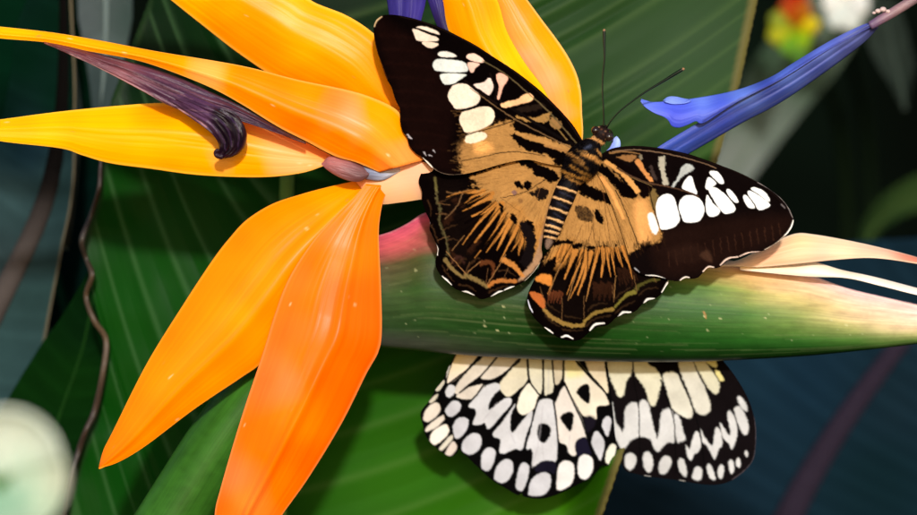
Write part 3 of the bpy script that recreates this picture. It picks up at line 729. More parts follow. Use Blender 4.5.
FWl = [(470,330),(456,354),(449,366),(443,380),(436,389),(429,401),(422.5,409),(420.3,415),(422.6,424),(424.6,431.5),(427,438),(436,447.6),(445,454),(451,456.6),(456,453.5),(460,448),(466,440),(472,400),(480,360),(490,330)]
FWr = [(602,310),(604,345),(605,361),(608,385),(612,411),(613,434),(617,448),(620,460),(625.7,470.3),(632.7,473),(646.7,476),(662.4,478),(676.4,480),(688.6,482),(702.6,484.2),(716.5,484.6),(728.8,481.6),(741,473.8),(749.7,465),(754,457),(755.6,445),(756,432.7),(755.2,422),(753,413),(749.7,402.4),(742.8,388.4),(734,374.5),(725,363),(714,350),(690,325),(650,305)]
def warm_top(c):  # yellow tint paints the spathe's shadow strip across the wing tops
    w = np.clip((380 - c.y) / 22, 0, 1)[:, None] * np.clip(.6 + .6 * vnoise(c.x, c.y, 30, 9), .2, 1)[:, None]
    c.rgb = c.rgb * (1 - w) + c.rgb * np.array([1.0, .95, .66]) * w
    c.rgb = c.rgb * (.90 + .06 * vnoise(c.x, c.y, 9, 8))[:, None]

def paint_whw(c):
    c.grow = .5
    for pts, col in [
        ([(280,-40),(385,-40),(390,60),(345,110),(290,170),(225,215),(215,195),(240,120),(262,60)], (236,222,208)),
        ([(425,-40),(520,-40),(492,75),(450,132),(385,182),(320,232),(272,276),(258,258),(290,200),(365,120),(420,65)], WC),
        ([(540,-40),(670,-40),(625,75),(565,132),(482,187),(408,187),(450,130),(505,68)], WC),
        ([(640,-40),(668,-40),(665,90),(673,160),(665,212),(620,252),(572,290),(540,282),(513,236),(540,188),(592,130),(640,80)], (218,212,192)),
        ([(685,-40),(750,-40),(753,80),(756,180),(750,268),(730,265),(692,200),(684,90)], WY),
        ([(772,-40),(808,-40),(812,90),(820,180),(815,262),(790,277),(770,268),(770,90)], WY),
        ([(820,-40),(868,-40),(872,90),(870,172),(850,217),(830,218),(820,160),(815,85)], (206,196,176)),
        ([(330,248),(418,227),(412,250),(370,292),(330,308),(268,292)], WC),
        ([(205,268),(228,230),(256,240),(252,275),(222,297)], WW), ([(208,362),(250,321),(286,335),(282,372),(240,407),(210,392)], WG),
        ([(440,235),(500,221),(512,250),(472,290),(445,350),(460,372),(540,310),(576,308),(572,345),(520,402),(452,477),(430,442),(400,452),(363,450),(382,390),(370,362),(338,350),(372,300)], WW),
        ([(680,223),(720,260),(732,295),(720,342),(690,377),(645,397),(618,372),(620,330),(640,270)], (238,234,222)),
        ([(600,340),(575,400),(572,482),(592,502),(640,442),(697,376),(692,440),(667,500),(640,594),(600,592),(520,618),(520,540),(476,512),(540,430)], WW),
        ([(745,318),(820,322),(832,400),(846,515),(842,590),(830,667),(760,660),(704,692),(706,620),(694,590),(668,588),(692,490),(716,400)], WW)]:
        c.poly(q4(pts), col, soft=.7, jit=.3)
    c.grow = 0
    c.poly(q4([(735,460),(775,449),(806,475),(800,522),(766,561),(733,530)]), WBLK, soft=.9, jit=.4)
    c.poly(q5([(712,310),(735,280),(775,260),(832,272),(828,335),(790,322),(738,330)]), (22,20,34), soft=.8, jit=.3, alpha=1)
    c.grow = .5
    c.grow = -.2
    for pts in [[(248,100),(245,60),(270,20),(310,12),(336,30),(326,80),(290,127),(260,132)], [(296,187),(310,140),(360,103),(402,115),(410,160),(386,207),(340,227),(305,212)],
                [(406,257),(415,213),(450,184),(487,200),(487,250),(466,302),(440,322),(410,302)], [(480,347),(500,288),(540,253),(582,262),(592,310),(572,362),(530,390),(488,372)],
                [(606,382),(625,298),(650,271),(682,290),(677,350),(652,422),(630,434),(609,422)], [(678,442),(690,378),(730,338),(782,328),(807,355),(802,412),(772,452),(730,464),(684,460)]]:
        c.poly(q5(pts), WG, soft=.7, jit=.3)
    for pts, col in [([(323,402),(333,298),(365,260),(412,269),(427,310),(417,382),(370,422),(333,430)], (232,230,232)), ([(443,302),(454,243),(490,223),(527,245),(535,300),(516,347),(485,370),(453,352)], (236,236,240)),
                ([(523,150),(540,98),(566,97),(597,150),(592,212),(575,260),(555,232),(533,190)], WG), ([(603,262),(614,193),(646,163),(667,180),(657,230),(647,277),(624,284)], (226,226,216)),
                ([(583,50),(605,8),(632,15),(637,50),(616,122),(593,90)], WG)]:
        c.poly(q7(pts), col, soft=.7, jit=.3)
    c.grow = .5
    c.poly(q6([(370,208),(402,260),(442,340),(477,430),(494,532),(440,560),(430,602),(400,592),(380,540),(343,522),(330,440),(316,330),(334,270)]), (224,218,214), soft=.7, jit=.3)
    c.poly(q6([(348,387),(380,358),(417,364),(417,410),(402,464),(375,432)]), WBLK, soft=.9, jit=.4)
    c.poly(q6([(385,-40),(425,-40),(432,70),(480,122),(560,202),(600,250),(622,308),(560,318),(549,340),(550,392),(520,377),(480,375),(440,310),(400,240),(374,185),(374,120)]), (230,222,206), soft=.7, jit=.3)
    c.poly(q6([(385,-40),(430,-40),(440,80),(480,130),(440,150),(380,140)]), (236,226,170), soft=4, jit=.3, alpha=.9)
    c.poly(q6([(440,236),(470,204),(507,203),(512,292),(490,297),(450,256)]), WBLK, soft=.9, jit=.4)
    c.poly(q6([(450,-40),(590,-40),(595,80),(606,150),(616,242),(580,200),(520,132),(497,82)]), (226,214,190), soft=.7, jit=.3)
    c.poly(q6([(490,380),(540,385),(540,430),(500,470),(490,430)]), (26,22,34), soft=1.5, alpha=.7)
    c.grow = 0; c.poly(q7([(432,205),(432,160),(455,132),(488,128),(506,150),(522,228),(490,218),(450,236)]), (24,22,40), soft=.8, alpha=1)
    c.grow = 0
    for f_, p in [(q4, [(735,298),(705,410),(680,515)]), (q5, [(682,100),(668,150),(645,225)]), (q4, [(820,310),(836,420),(848,560),(845,690)]), (q6, [(370,190),(420,300),(470,410),(505,520),(522,575)]),
                  (q6, [(430,55),(520,160),(600,240),(628,300)]), (q4, [(600,322),(530,410),(460,505)]), (q4, [(674,40),(680,190),(735,280)]), (q4, [(760,30),(766,280)]), (q4, [(814,90),(824,215)]),
                  (q4, [(880,60),(876,205)]), (q4, [(676,205),(640,255),(600,290)]), (q4, [(405,45),(340,130),(215,225)]), (q4, [(503,62),(400,182),(285,272)]), (q4, [(632,70),(545,160),(480,195)]), (q4, [(425,222),(385,280),(345,325)]), (q4, [(262,50),(225,130),(208,210)])]:
        c.stroke(f_(p), 1.9, 1.5, WBLK, soft=.6, jit=.2, h=.5)
    for f_, p in [(q4, [(700,700),(735,560),(760,350)]), (q7, [(240,160),(250,250)]), (q7, [(400,120),(390,210)]), (q4, [(600,560),(560,470)]), (q4, [(420,430),(500,330)]), (q6, [(280,110),(275,240)])]:
        c.stroke(f_(p), 1.0, .5, (176,174,184), soft=1.2, jit=.3, alpha=.55)
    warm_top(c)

def paint_wfl(c):
    c.grow = .5
    for pts, col in [([(80,412),(95,370),(140,333),(170,345),(162,392),(112,432),(84,432)], WC), ([(93,482),(120,450),(190,403),(194,423),(152,466),(100,492)], WC),
                ([(148,245),(190,203),(192,230),(160,262)], (200,195,180)), ([(113,322),(155,283),(152,300),(125,327)], (200,195,180)), ([(215,150),(232,120),(235,150),(215,190)], (190,186,176))]:
        c.poly(q4(pts), col, soft=.8, jit=.3)
    for pts, col in [([(118,132),(140,88),(200,56),(222,70),(212,112),(150,165),(123,157)], (236,230,222)), ([(173,187),(235,118),(243,133),(190,194)], (206,202,190)), ([(208,212),(245,153),(268,180),(242,222),(213,227)], (206,196,190))]:
        c.poly(q5(pts), col, soft=.8, jit=.3)

def paint_wfr(c):
    c.grow = .5
    Y2 = (220,218,198); W2 = (208,210,214)
    for pts, col in [([(0,-60),(125,-60),(126,68),(120,132),(90,182),(76,252),(50,264),(28,212),(0,150),(-20,80)], Y2), ([(138,-60),(190,-60),(212,75),(262,110),(292,170),(282,222),(266,292),(245,318),(223,290),(203,220),(148,140),(136,70)], Y2),
        ([(303,150),(340,126),(382,140),(412,200),(452,280),(470,350),(456,388),(410,372),(358,330),(328,230)], (216,215,204)), ([(380,-60),(450,-60),(472,65),(502,140),(542,220),(570,310),(562,357),(520,367),(488,340),(458,250),(418,160),(392,65)], (216,215,206)),
        ([(465,-60),(520,-60),(547,70),(582,120),(622,190),(612,248),(570,222),(528,150),(483,62)], (218,216,194)), ([(530,-20),(590,0),(602,60),(607,97),(578,86),(550,60)], (236,230,170)), ([(603,118),(622,124),(648,167),(630,172)], (236,226,160)),
        ([(733,272),(750,272),(782,320),(782,348),(750,322)], W2), ([(713,345),(735,322),(767,360),(790,430),(786,472),(770,480),(740,430)], W2),
        ([(10,300),(28,400),(50,440),(72,472),(85,430),(90,340),(130,301),(162,330),(166,482),(120,512),(90,552),(68,564),(33,500),(13,450)], W2),
        ([(168,320),(190,288),(217,310),(232,380),(252,460),(270,512),(285,460),(293,370),(320,338),(352,350),(366,420),(370,522),(330,527),(300,552),(275,577),(253,560),(233,510),(190,492),(170,482)], W2),
        ([(370,378),(395,388),(412,450),(427,512),(400,522),(385,515)], W2)]:
        c.poly(q8(pts), col, soft=1.2, jit=.5)
    c.grow = -.1
    for pts in [[(433,200),(455,222),(473,160),(490,122),(512,140),(523,200),(502,242),(482,252),(465,288),(443,265)], [(518,108),(545,158),(585,202),(598,130),(610,97),(637,130),(642,200),(622,227),(600,283),(578,250),(553,202),(528,180)],
        [(628,73),(650,98),(680,142),(688,120),(672,30),(685,2),(712,40),(727,100),(727,150),(700,225),(678,190),(648,160)],
        [(83,300),(90,258),(120,243),(150,265),(147,310),(120,344),(93,330)], [(188,290),(194,248),(220,236),(242,265),(247,320),(230,357),(203,345)], [(278,332),(290,283),(320,260),(347,275),(350,310),(326,357),(293,367)],
        [(388,300),(400,276),(422,285),(442,350),(436,382),(413,370),(393,335)], [(470,377),(485,333),(510,323),(527,345),(522,392),(500,404),(478,395)], [(553,330),(565,308),(582,325),(605,390),(590,402),(568,380)],
        [(616,350),(630,313),(650,320),(652,350),(640,392),(623,385)], [(678,300),(690,283),(707,300),(710,345),(695,367),(683,345)], [(720,290),(735,273),(747,295),(742,327),(723,320)], [(771,240),(782,231),(791,250),(785,269),(774,262)]]:
        c.poly(q9(pts), W2, soft=1.0, jit=.35)
    c.stroke(q9([(200,376),(230,380)]), 1, .8, (200,200,200), soft=.6); c.stroke(q9([(400,402),(430,408)]), 1, .8, (200,200,200), soft=.6)
    c.stroke(q9([(700,400),(760,355),(805,310),(826,260),(834,200),(836,120),(826,20)]), .8, .8, (92,84,92), soft=.5, alpha=.8)
    for p in [[(130,60),(135,160),(165,330),(168,480),(175,660)], [(290,170),(320,260),(365,400),(372,520),(380,700)], [(385,100),(430,220),(480,350),(520,500),(545,700)]]:
        c.stroke(q8(p), 1.0, 1.0, (10,9,10), soft=.5, h=.6)
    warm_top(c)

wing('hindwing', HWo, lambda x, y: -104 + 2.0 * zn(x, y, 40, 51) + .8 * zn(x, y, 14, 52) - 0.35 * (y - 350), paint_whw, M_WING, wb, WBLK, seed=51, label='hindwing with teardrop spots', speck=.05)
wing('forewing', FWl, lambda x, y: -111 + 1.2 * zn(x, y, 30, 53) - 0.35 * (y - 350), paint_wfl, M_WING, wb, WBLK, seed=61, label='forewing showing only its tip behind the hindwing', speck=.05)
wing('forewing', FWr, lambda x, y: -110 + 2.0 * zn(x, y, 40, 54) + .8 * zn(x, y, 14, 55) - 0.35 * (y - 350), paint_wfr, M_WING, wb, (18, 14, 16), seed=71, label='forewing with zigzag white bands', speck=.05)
Vb, Fb, ub = tube(np.array([(604,262,-150,2),(604,268,-150,7),(603,276,-150,8),(602,282,-150,6),(601,290,-150,11),(600,302,-150,12),(599,314,-150,8),(597,330,-150,7),(594,346,-152,6),(590,356,-154,2)]), 80, 28, .9)
cw = Canvas(Vb[:, 0], Vb[:, 1], (210, 208, 200), 91)
for yy in range(270, 350, 12): cw.stroke([(585, yy), (620, yy + 2)], 3, 3, WBLK, soft=1)
mesh_obj('body', Vb, clean_faces(Fb), M_BODY, wb, cw.rgb, ub)
for s in (-1, 1):
    tube_obj('antenna', [(604 + s * 3, 264, -150, .9), (604 + s * 12, 240, -150, .8), (604 + s * 20, 205, -152, 1.0), (604 + s * 22, 196, -152, 1.3)], M_DARK, wb, n=30, seg=8, cols=(16, 14, 14))
for p in [[(596,290,-142,1.2),(585,284,-132,1),(578,300,-120,.7)], [(606,292,-142,1.2),(622,286,-132,1),(628,302,-120,.7)], [(596,298,-142,1.2),(582,300,-134,1),(572,314,-124,.7)], [(606,300,-142,1.2),(622,302,-134,1),(632,316,-124,.7)]]:
    tube_obj('leg', p, M_DARK, wb, n=20, seg=8, cols=(20, 18, 18))

# ------------------------------------------------------------------ bird of paradise flower
fl = root('bird_of_paradise_flower', 'bird of paradise flower with orange sepals, blue petals and a long green spathe', 'flower', (200, 560, -70))

def petal(name, A, B, samples, mat=M_PETAL, parent=None, solid=1.4, power=3.0, label=None, edge=None, tint=(1, 1, 1), **kw):
    if 'nv' in kw: kw['nv'] = int(kw['nv'] * 2.2)
    V, F, uv = loft(A, B, **kw)
    col = idw(V[:, 0], V[:, 1], samples, power)
    if mat is M_PETAL: col = vivid(col, 1.15) * np.array([1.0, .84, .8]) * np.array(tint)
    sd_ = int(abs(A[0][0]) * 7) % 97
    fib = .035 * vnoise(uv[:, 0] * 3, uv[:, 1] * 40, 1.0, sd_) + .03 * vnoise(uv[:, 0] * 9, uv[:, 1] * 90, 1.0, sd_ + 1) + .05 * vnoise(V[:, 0], V[:, 1], 24, sd_ + 2)
    col = col * (1 + fib)[:, None] * np.stack([np.ones(len(V)), 1 + .6 * fib, 1 + fib], -1)
    if mat is M_PETAL:
        cf = Canvas(V[:, 0], V[:, 1], (0, 0, 0), sd_); cf.rgb = col; rf_ = np.random.RandomState(sd_)
        for k_ in range(7):
            q_ = V[rf_.randint(len(V))]; l_ = rf_.uniform(.5, 2.5)
            cf.stroke([(q_[0], q_[1]), (q_[0] + l_, q_[1] + rf_.uniform(-1, 1) * l_)], rf_.uniform(.7, 1.3), .6, (214, 120, 60) if k_ % 2 else (255, 214, 160), soft=.6, jit=.5, alpha=rf_.uniform(.3, .7))
        col = cf.rgb
    if mat is M_BLUE: col = vivid(col, 1.2) * np.array([.8, 1.0, 1.08])
    if edge is not None:
        ecol, ew = edge
        d = np.minimum(uv[:, 1], 1 - uv[:, 1])
        m = np.clip(1 - d / ew, 0, 1)[:, None] * .7
        col = col * (1 - m) + lin(ecol) * m
    return mesh_obj(name, V, F, mat, parent or fl, col, uv, solid=solid, label=label)

# spathe: a folded boat-shaped bract
tx = np.array([(366,240),(378,235.5),(392,231),(408,223),(424,213),(445,211),(480,216),(520,224),(580,236),(640,247),(700,256),(740,262),(757,265.5),(803,273),(846,287.5),(881,296),(917,304),(960,315),(1010,328)])
bx = np.array([(366,342),(378,346.5),(420,351),(470,355.5),(520,358.5),(580,361),(640,362),(700,361.5),(757,359),(815,355.3),(873,349.3),(917,344),(960,338),(1010,331)])
NX, NT = 420, 220
sx = np.linspace(366, 1010, NX); ty = np.interp(sx, *crom(tx, 6, False).T); by_ = np.interp(sx, *crom(bx, 6, False).T)
th = np.linspace(0, 2 * math.pi, NT, endpoint=False)
mid = (ty + by_) / 2; hh = (by_ - ty) / 2
cz = np.cos(th)[None, :]; sz = np.sin(th)[None, :]
Yv = mid[:, None] - hh[:, None] * cz
Zv = -78 + (0.55 * hh[:, None]) * np.sign(sz) * np.abs(sz) ** 0.85 * (1 - 0.18 * cz)
Zv = Zv - 0.03 * (sx[:, None] - 650).clip(0)
V = np.stack([np.repeat(sx[:, None], NT, 1), Yv, Zv], -1).reshape(-1, 3)
F = grid_faces(NX, NT, True)
x, y = V[:, 0], V[:, 1]
g = (32, 76, 18)
SV = [0, .12, .3, .55, .8, .93, 1]
ST = {340: [(232,96,110),(190,90,90),(96,84,56),(66,88,42),(52,76,40),(80,88,72),(90,92,84)],
 370: [(232,96,110),(190,84,84),(92,80,50),(58,82,38),(46,70,36),(76,84,68),(90,92,84)],
 425: [(240,100,120),(190,92,84),(76,78,36),(44,76,24),(38,68,28),(66,76,56),(84,88,76)],
 445: [(190,90,84),(110,84,48),(56,78,28),(38,76,20),(34,68,24),(60,74,48),(74,80,64)],
 480: [(90,86,36),(54,80,26),(36,74,20),(28,70,15),(26,62,18),(48,68,38),(60,72,50)],
 560: [(60,86,28),(44,80,22),(32,74,17),(25,68,13),(20,56,13),(24,52,18),(22,44,18)],
 640: [(100,120,50),(76,110,40),(46,94,28),(30,80,20),(21,64,14),(18,50,12),(17,42,12)],
 700: [(214,172,114),(176,164,86),(92,130,54),(46,98,32),(26,76,19),(20,56,14),(18,44,11)],
 750: [(240,180,134),(226,184,116),(150,160,74),(68,116,42),(34,88,24),(22,62,16),(19,48,12)],
 800: [(250,206,180),(240,204,150),(204,190,110),(110,140,60),(46,98,32),(26,70,18),(22,52,14)],
 850: [(252,214,200),(246,206,176),(236,206,152),(184,182,106),(84,126,50),(40,84,26),(26,58,17)],
 917: [(250,220,210),(248,212,190),(244,210,176),(232,206,156),(176,180,108),(96,132,56),(48,80,30)],
 1010:[(250,220,210),(248,212,190),(244,210,176),(232,206,156),(190,186,120),(120,150,70),(60,96,40)]}
kx = sorted(ST); sv = ((y - np.repeat(ty, NT)) / np.repeat(by_ - ty, NT)).clip(0, 1)
svj = (sv + .035 * vnoise(x, y, 60, 21) + .02 * vnoise(x, y * 9, 70, 22)).clip(0, 1)
xj = x + 14 * vnoise(x, y * 6, 60, 23)
LT = np.array([[lin(np.array(cc_) * np.array([1, .97, 1.06])) for cc_ in ST[k]] for k in kx])
ix = np.interp(xj, kx, np.arange(len(kx))); i0 = np.clip(ix.astype(int), 0, len(kx) - 2); fx_ = (ix - i0)[:, None]
iv = np.interp(svj, SV, np.arange(7)); j0 = np.clip(iv.astype(int), 0, 5); fv_ = (iv - j0)[:, None]
col = (LT[i0, j0] * (1 - fx_) + LT[i0 + 1, j0] * fx_) * (1 - fv_) + (LT[i0, j0 + 1] * (1 - fx_) + LT[i0 + 1, j0 + 1] * fx_) * fv_
c = Canvas(x, y, g, 5); c.rgb = vivid(col, .98) * (.88 * (1 + .13 * vnoise(x, y * 3, 14, 31) + .10 * vnoise(x, y * 9, 22, 32) + .06 * vnoise(x, y * 2, 3, 33)))[:, None]
c.stroke([(378,235.5),(392,231),(408,223),(424,213.5)], 2.2, 2.6, (246,150,160), soft=1.2, jit=.4, alpha=.8)
rs = np.random.RandomState(3)
for i in range(90):
    px_, py_ = rs.uniform(385, 900), rs.uniform(240, 352)
    if py_ > np.interp(px_, sx, ty) + 12 and py_ < np.interp(px_, sx, by_) - 4:
        rr = rs.choice([.5, .7, .9, 1.3], p=[.5, .3, .15, .05])
        c.stroke([(px_, py_), (px_ + rs.uniform(-.8, 1.2), py_)], rr, rr, (176, 186, 140), soft=.6, alpha=rs.uniform(.3, .8))
for (px_, py_) in [(704,316),(503,306),(484,325.5),(497,330.5),(415,270),(707,330),(720,318),(831,320),(846,325),(765,318)]:
    c.stroke([(px_, py_), (px_ + 1, py_ + .3)], 1.5, 1.2, (190,190,140), soft=.7, alpha=.8)
c.stroke([(704,312),(706,318)], 2.2, 1.4, (170,120,70), soft=.6, jit=.5, alpha=.8)
c.stroke([(700,266),(757,266.5),(803,274.5),(846,289.5),(881,298),(917,306),(960,317)], .9, 1.6, (252,222,206), soft=.7, alpha=.8)
for i in range(150):       # long fibres
    px_ = rs.uniform(380, 840); f = rs.uniform(.1, .95); L = rs.uniform(40, 150)
    pts = [(q, np.interp(q, sx, ty) * (1 - f) + np.interp(q, sx, by_) * f) for q in np.linspace(px_, px_ + L, 6)]
    kk = rs.rand()
    c.stroke(pts, .5, .5, (150, 160, 110) if kk > .5 else (14, 44, 10), soft=.6, jit=.15, alpha=.12)
uvs = np.stack([(x - 366) / 644.0, np.tile(np.linspace(0, 1, NT), NX)], -1)
F2 = clean_faces(F) + [list(range(NT))[::-1], [(NX - 1) * NT + i for i in range(NT)]]
spathe = mesh_obj('spathe', V, F2, M_SPATHE, fl, c.rgb, uvs)

# cream flaps at the beak of the spathe
petal('spathe_lip', [(690,262),(733,262),(765,247),(793.5,234.4),(815,235),(853.7,242),(888.6,250),(917,257.7),(950,268)], [(690,266),(733,266),(756.6,267),(795,264),(834,259.8),(873,258),(917,263.6),(950,270)],
      [(750,258,(246,196,150)),(800,240,(250,206,150)),(800,256,(250,196,160)),(840,248,(250,206,168)),(870,252,(246,190,160)),(917,261,(224,130,104)),(770,266,(236,166,128)),(820,261,(244,180,156))],
      mat=M_SPATHE, zA=-58, zB=-46, camber=8, nu=80, nv=18, label='upper cream and orange lip', edge=((252,226,196), .12))
petal('spathe_lip', [(740,262),(795,263.5),(815,262.7),(842,270.5),(873,277),(917,288.5),(960,300)], [(740,270),(803,276),(846,278),(881,286),(917,295),(960,304)],
      [(780,268,(250,222,190)),(815,266,(252,236,210)),(840,275,(252,232,206)),(880,282,(252,240,224)),(917,291,(250,236,224))],
      mat=M_SPATHE, zA=-62, zB=-52, camber=5, nu=70, nv=14, label='lower cream white lip', edge=((255,240,225), .15))
# stem running down behind the lowest sepals
def stemcol(x, y):
    t_ = ((x - (y * -.62 + 505)) / 34).clip(-1, 1)          # across the stalk
    c_ = lin((48, 94, 28)) * np.ones((len(x), 1))
    c_ = c_ * (1 + .18 * vnoise(x * .8 + y * .6, x * .1, 3, 4) + .14 * vnoise(x, y, 7, 5) + .08 * vnoise(x, y, 2.5, 6))[:, None]
    return c_
tube_obj('stem', [(110,620,-75,36),(176,512,-75,34),(232,425,-75,33),(300,345,-80,34),(350,308,-84,34),(400,296,-86,30)], M_SPATHE, fl, n=90, seg=40, cols=stemcol)
tube_obj('stem_edge', [(92,600,-74,1.6),(143,516,-72,1.6),(175,462,-72,1.6),(205,411,-73,1.5),(230,383,-75,1.2),(262,352,-78,.8)], M_DRY, fl, n=60, seg=10, cols=(92, 84, 54))

ORG = (255, 150, 10)
# upper long sepal
petal('sepal', [(-60,20),(-10,26),(52,33),(105,42),(157,52),(240,66),(296.5,80),(355,92.5),(390,106),(404,119),(413,136),(424,160)], [(-60,26),(-10,37),(45,42),(87,50.6),(133,59),(168,70),(210,87),(240,103),(277,126),(308,142),(335,156),(356,162),(380,172)],
      [(0,32,(255,186,60)),(80,44,(255,176,40)),(160,62,(255,160,24)),(240,80,(252,146,40)),(210,75,(255,184,110)),(280,100,(255,140,52)),(300,90,(255,152,20)),(330,110,(250,142,80)),(350,118,(255,172,132)),(340,135,(255,136,40)),(300,130,(250,128,34)),(380,110,(255,170,20)),(395,130,(255,164,40)),(390,150,(255,150,84)),(365,155,(252,142,60)),(405,150,(250,160,100))],
      zA=4, zB=8, camber=14, keel=3, kpos=.65, kw=.12, nu=140, nv=50, ripple=0.24, seed=2, edge=((255,190,90), .05), label='long pointed upper sepal')
# lower yellow sepal
petal('sepal', [(-60,128),(0,120),(60,112),(120,106),(165,103.5),(210,108),(260,124),(300,140),(338,160)], [(-60,130),(0,141),(60,148),(82,155),(110,163),(150,168.5),(200,175),(260,177),(300,173),(325,165.5),(338,162)],
      [(0,130,(255,186,20)),(60,130,(255,190,0)),(120,125,(255,184,0)),(160,110,(255,170,30)),(180,120,(255,186,60)),(120,150,(255,180,20)),(180,150,(255,176,60)),(220,160,(255,190,110)),(250,168,(255,170,30)),(280,155,(255,190,130)),(300,160,(255,196,140)),(200,172,(255,176,10)),(310,150,(250,160,90))],
      zA=-24, zB=-14, camber=14, keel=3, kpos=.4, kw=.12, nu=110, nv=44, ripple=0.29, seed=4, edge=((255,200,60), .06), label='yellow lower sepal pointing left')
# upper-left broad sepal
petal('sepal', [(100,-58),(135,-30),(170,-1),(205,27),(240,54),(280,80),(330,102),(400,128)], [(120,-60),(200,-50),(290,-12),(315,3),(345,15),(369,30),(384,46),(398,80),(412,128)],
      [(190,5,(255,176,10)),(230,10,(255,172,10)),(300,15,(255,178,20)),(350,28,(255,170,0)),(250,40,(255,150,60)),(235,25,(255,144,60)),(300,50,(255,172,6)),(300,75,(250,144,60)),(330,90,(250,140,60)),(370,70,(255,166,0)),(380,100,(255,160,10)),(270,60,(255,150,30))],
      zA=-44, zB=-30, camber=14, keel=1.5, kpos=.55, kw=.10, nu=110, nv=50, ripple=0.24, seed=6, edge=((255,190,70), .04), label='broad upper left sepal running out of view')
# two sepals behind the wing at the top
petal('sepal', [(450,-60),(462,-30),(478,0),(490,38),(504,64),(526,100),(544,134),(560,170)], [(485,-60),(505,-30),(527,0),(541.7,20),(557.5,41),(569.7,60),(577.5,77.6),(581,95),(581.6,112),(582.5,138),(576,170)],
      [(520,10,(252,150,60)),(540,30,(252,156,50)),(530,60,(250,170,130)),(550,80,(250,178,136)),(565,110,(250,172,120)),(570,70,(255,160,40)),(575,100,(255,166,30)),(578,130,(255,166,20)),(515,20,(250,160,100)),(555,50,(255,160,30))],
      zA=-62, zB=-54, camber=12, keel=0, nu=90, nv=40, ripple=0.24, seed=8, edge=((255,206,120), .05), label='peach orange sepal behind the left forewing')
petal('sepal', [(425,-60),(432,-20),(440,5),(452,40),(480,90),(520,150)], [(455,-60),(478,-35),(497,0),(507,32),(524,62),(548,98),(560,150)],
      [(455,10,(255,168,10)),(470,30,(255,166,20)),(480,10,(255,164,10)),(500,30,(255,182,0)),(512,60,(255,200,0)),(500,55,(255,176,10)),(530,90,(255,190,0)),(490,0,(255,168,30)),(475,60,(250,150,80))],
      zA=-46, zB=-40, camber=12, keel=2, kpos=.5, nu=90, nv=36, ripple=0.19, seed=9, edge=((255,190,30), .08), label='yellow orange sepal beside the purple petals')
# lower left sepals
petal('sepal', [(99,468.5),(104,450),(113.5,431),(147,364),(184,304),(213,260),(230,238),(247,220),(272,204.5),(300,195),(328,187.5),(362,180)], [(99,468.5),(120,461),(147,444.5),(194,409),(241,377.5),(262,362),(295,325),(330,270),(350,230),(372,188)],
      [(105,460,(255,134,0)),(140,410,(255,140,0)),(170,400,(255,146,6)),(180,340,(255,142,6)),(220,350,(255,146,10)),(220,280,(255,144,10)),(260,300,(255,150,10)),(255,230,(255,140,20)),(253,325,(255,156,70)),(300,220,(255,146,16)),(340,195,(255,158,20)),(200,380,(255,150,12))],
      zA=-22, zB=-16, camber=22, keel=5, kpos=.62, kw=.1, zu=[6,6,0,-4,-6], nu=130, nv=60, ripple=0.19, seed=12, edge=((255,160,40), .03), label='broad orange sepal pointing down left')
petal('sepal', [(225,590),(216,550),(215,515),(221,488),(241,420),(264,351),(275,315),(289,279),(312,243),(336,216),(352,200),(366,184)], [(235,590),(258,553),(281,516),(308,478),(341,424),(366,374),(378,352),(381.5,331),(380.6,285),(378.5,237),(380,215),(384,198),(390,186)],
      [(225,505,(250,120,60)),(250,500,(255,150,80)),(235,480,(250,140,90)),(260,440,(250,130,60)),(275,380,(250,132,70)),(282,382,(252,150,100)),(300,330,(250,134,72)),(300,280,(250,136,72)),(330,260,(252,134,60)),(345,300,(255,122,20)),(340,240,(255,146,90)),(365,230,(255,130,30)),(370,300,(255,120,24)),(365,350,(255,116,14)),(340,400,(255,122,24)),(320,370,(255,120,20)),(300,450,(255,120,24)),(285,490,(255,134,60)),(360,195,(255,144,50)),(295,430,(255,140,50))],
      zA=2, zB=-4, camber=[8,20,26,26,22,12,8], keel=[7,7,6,4,3,3], kpos=[.45,.5,.55,.6,.62,.6], kw=.06, zu=[0,4,6,4,0,-6], nu=150, nv=70, ripple=0.31, seed=14, edge=((250,150,80), .03), tint=(1, .86, .85), label='front orange sepal with folded keel, cut by the lower frame')
# neck where the floret joins
def neckcol(x, y):
    return idw(x, y, [(365,182,(250,160,90)),(385,190,(250,190,130)),(400,185,(248,196,160)),(412,170,(244,176,150)),(420,190,(242,180,150)),(395,160,(252,170,110)),(405,150,(250,166,90)),(380,175,(230,190,170)),(410,198,(250,200,130))], 3)
V, F, uv = loft([(352,170),(368,160),(385,140),(404,132),(425,135),(460,150)], [(356,182),(368,196),(379,204),(400,202.5),(424,199),(462,194)], nu=60, nv=40, zA=-16, zB=-16, camber=16)
V2 = V.copy(); V2[:, 2] = -32 - (V[:, 2] + 16)
mesh_obj('flower_neck', np.vstack([V, V2]), np.vstack([F, F[:, ::-1] + len(V)]), M_PETAL, fl, neckcol(*np.vstack([V, V2])[:, :2].T), np.vstack([uv, uv]))
petal('petal_base', [(352,170),(362,164),(380,163),(400,168)], [(352,172),(364,178),(382,180),(400,171)],
      [(360,170,(110,92,100)),(372,168,(140,140,170)),(385,172,(190,190,214)),(366,175,(84,72,76)),(395,170,(232,196,180))], mat=M_BLUE, zA=-2, zB=0, camber=6, nu=40, nv=16, ripple=0.36, seed=33, label='pale blue grey base of a petal')
petal('withered_petal', [(322,164),(330,157),(345,158),(358,164),(370,172)], [(322,165),(334,174),(348,180),(360,181),(370,174)],
      [(328,163,(150,84,88)),(340,168,(140,96,100)),(352,172,(120,84,88)),(360,176,(84,60,64)),(335,160,(186,110,100))], mat=M_DRY, zA=2, zB=4, camber=7, nu=40, nv=18, ripple=0.60, seed=35, label='shrivelled mauve stub at the flower neck')
